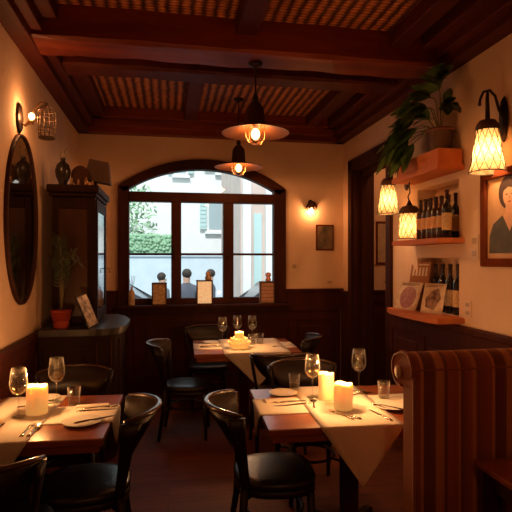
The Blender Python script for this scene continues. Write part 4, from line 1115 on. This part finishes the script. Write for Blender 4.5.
# right hand pinkish building, closer, with pilasters
t = thing('building', 'pinkish building on the right outside with pale pilasters, seen through the right pane', 'building', (1.95, 13.5, GZ))
b = BM(); box(b, 0, 9, 0, 5, 0, 9.5); obj('wall', b, 'facade_pink', t)
for k in range(4):
    b = BM(); x = .05+k*.62; box(b, x, x+.22, -.18, .01, 0, 5.2, .02); box(b, x-.06, x+.28, -.24, .01, 5.2, 5.45, .02); box(b, x-.06, x+.28, -.24, .01, 0, .3, .02); obj('pilaster', b, 'facade', t)
for k in range(3):
    b = BM(); x = .36+k*.62; box(b, x, x+.22, -.03, .02, .4, 3.2); obj('window', b, 'shutter', t)
t = thing('awning', 'pale grey slanted awning on the pinkish building outside', 'awning', (2.75, 13.3, 2.6))
b = BM(); loft(b, [[(.4, 0, .6), (.4, -1.6, 0), (.4, -1.6, -.2), (.4, 0, .55)], [(4, 0, .6), (4, -1.6, 0), (4, -1.6, -.2), (4, 0, .55)]], smooth=False); obj('canopy', b, 'car_light', t)
rnd = random.Random(5)
# hedge
b = BM(); box(b, -6, 3, 16.0, 17.3, GZ, GZ+2.1); box(b, -6, 3, 15.95, 17.35, GZ+2.04, GZ+2.1); tag(obj('garden_wall', b, 'blue_wall'), 'low pale bluish wall across the street under the hedge', 'wall')
b = BM(); box(b, -5.2, .25, 16.2, 17.2, GZ+2.1, GZ+2.7)
for k in range(900):
    x = rnd.uniform(-5.2, .25); y = rnd.choice([16.2, rnd.uniform(16.2, 17.2)]); z = GZ+2.7 if y != 16.2 else rnd.uniform(GZ+2.22, GZ+2.7)
    ball(b, (x, y, z), rnd.uniform(.05, .1), 4)
tag(obj('hedge', b, 'hedge'), 'clipped green hedge across the street seen through the left pane', 'hedge')
t = thing('street_tree', 'loose pale green tree above the hedge outside', 'tree', (-1.55, 18.4, GZ))
b = BM(); tube(b, [(0, 0, 0), (.05, 0, 1.5), (-.05, 0, 3), (.1, 0, 4.4)], [.12, .1, .08, .04], 8); obj('trunk', b, 'stem', t)
b = BM()
for k in range(700):
    a = rnd.uniform(0, 2*PI); r = rnd.uniform(0, 1)**.6*1.15; z = rnd.uniform(1.9, 4.6)
    c = Vector((r*math.cos(a), r*math.sin(a)*.7, z)); d = Vector((rnd.uniform(-1, 1), rnd.uniform(-1, 1), rnd.uniform(-1, 1))).normalized()*.12; e = d.orthogonal().normalized()*.05
    b.faces.new([b.verts.new(q) for q in (c-d, c+e, c+d, c-e)])
obj('foliage', b, 'tree_leaf', t)
def car(x, y, rz, m, label):
    t = thing('car', label, 'car', (x, y, GZ), rz)
    b = BM()
    pr = [(-2.1, .3), (-2.15, .7), (-2.0, .86), (-1.5, .92), (-1.0, 1.38), (.5, 1.42), (1.15, .98), (1.95, .82), (2.1, .6), (2.1, .3)]
    prism(b, pr, 'y', -.8, .8); bmesh.ops.bevel(b, geom=list(b.edges), offset=.05, segments=2, affect='EDGES'); obj('car_body', b, m, t)
    b = BM()
    for y_ in (-.81, .785): prism(b, [(-1.4, .95), (-.95, 1.32), (.45, 1.35), (.95, .98)], 'y', y_, y_+.025)
    obj('side_window', b, 'dark_pane', t)
    for x_ in (-1.35, 1.35):
        for y_ in (-.82, .62):
            b = BM(); lathe(b, [(0, 0), (.28, 0), (.31, .04), (.31, .16), (.28, .2), (0, .2)], 20, mtx=Matrix.Translation((x_, y_+.2, .31)) @ Matrix.Rotation(PI/2, 4, 'X'), close=False); obj('wheel', b, 'tyre', t)
    return t
car(-1.55, 11.9, 0, 'car_paint', 'dark car parked in the street, low in the left pane')
car(3.35, 12.2, 0, 'car_paint', 'dark car parked in the street, low in the right pane')
def person(x, y, rz, h, coat, label):
    t = thing('person', label, 'person', (x, y, GZ), rz)
    s = h/1.75
    V = [(0, 0, .95), (0, 0, 1.15), (0, 0, 1.36), (0, 0, 1.47), (0, 0, 1.56), (.0, .01, 1.66),
         (.10, 0, .90), (.11, .02, .50), (.11, 0, .08), (.11, .12, .035), (-.10, 0, .90), (-.11, .02, .50), (-.11, 0, .08), (-.11, .12, .035),
         (.19, 0, 1.38), (.25, .0, 1.12), (.23, .12, .92), (.22, .17, .85), (-.19, 0, 1.38), (-.25, .0, 1.12), (-.23, .12, .92), (-.22, .17, .85)]
    E_ = [(0, 1), (1, 2), (2, 3), (3, 4), (4, 5), (0, 6), (6, 7), (7, 8), (8, 9), (0, 10), (10, 11), (11, 12), (12, 13), (2, 14), (14, 15), (15, 16), (16, 17), (2, 18), (18, 19), (19, 20), (20, 21)]
    rad_ = [.15, .145, .15, .06, .085, .085, .095, .065, .045, .04, .095, .065, .045, .04, .075, .052, .038, .035, .075, .052, .038, .035]
    me = bpy.data.meshes.new('body'); me.from_pydata([Vector(v)*s for v in V], E_, [])
    o = bpy.data.objects.new('body', me); C.objects.link(o); o.parent = t
    md = o.modifiers.new('skin', 'SKIN'); md.use_smooth_shade = True
    for i, sv in enumerate(me.skin_vertices[0].data): sv.radius = (rad_[i]*s, rad_[i]*s*(.7 if i < 3 else 1))
    me.skin_vertices[0].data[0].use_root = True
    o.modifiers.new('sub', 'SUBSURF').levels = 1; o.modifiers['sub'].render_levels = 1
    m = mat('clothing', coat, .85); n = m.node_tree; bs = n.nodes['Principled BSDF']
    tc = n.nodes.new('ShaderNodeTexCoord'); sp = n.nodes.new('ShaderNodeSeparateXYZ'); cr = n.nodes.new('ShaderNodeValToRGB'); dv = n.nodes.new('ShaderNodeMath'); dv.operation = 'DIVIDE'; dv.inputs[1].default_value = 2*s
    n.links.new(tc.outputs['Object'], sp.inputs[0]); n.links.new(sp.outputs[2], dv.inputs[0]); n.links.new(dv.outputs[0], cr.inputs[0]); cr.color_ramp.interpolation = 'CONSTANT'
    e = cr.color_ramp.elements; e[0].position = 0; e[0].color = (.02, .015, .012, 1); e[1].position = .045; e[1].color = (.04, .05, .075, 1)
    q = e.new(.455); q.color = (*coat, 1); q = e.new(.745); q.color = (.5, .3, .22, 1)
    n.links.new(cr.outputs[0], bs.inputs['Base Color']); me.materials.append(m)
    b = BM(); ball(b, (0, -.012*s, 1.675*s), .096*s, 14, (1, 1.05, 1.02))
    for v in b.verts:
        if v.co.y > .045*s and v.co.z < 1.69*s: v.co.y = .045*s
    obj('hair', b, 'hair', t)
    b = BM()
    for sx in (-1, 1): ball(b, (sx*.03*s, .088*s, 1.625*s), .009*s, 8)
    ball(b, (0, .095*s, 1.60*s), .013*s, 8, (.8, 1.2, 1.3)); obj('face_features', b, mat('face_features', (.3, .16, .11), .7), t)
    return t
person(.36, 9.9, R(20), 1.74, (.09, .10, .13), 'person in dark jacket standing outside, seen in the middle pane')
person(-.12, 10.4, R(-60), 1.66, (.12, .14, .17), 'person with dark hair outside, just above the carved box on the sill')
person(.88, 10.6, R(100), 1.72, (.07, .08, .10), 'person in black outside, near the middle pane\'s right edge')

# ------------------------------------------------------------------ world
w = bpy.data.worlds.new('world'); sc.world = w; w.use_nodes = True
bg = w.node_tree.nodes['Background']; bg.inputs[0].default_value = (.74, .94, 1.0, 1); bg.inputs[1].default_value = 1.25

sl = bpy.data.lights.new('sun', 'SUN'); sl.energy = 3.6; sl.angle = R(3); sl.color = (1, .99, .96)
so = bpy.data.objects.new('sun', sl); C.objects.link(so); so.rotation_euler = (R(38), 0, R(-12)); so.location = (0, -5, 12)

sc.view_settings.view_transform = 'Standard'; sc.view_settings.look = 'None'
sc.view_settings.exposure = 0; sc.view_settings.gamma = 1
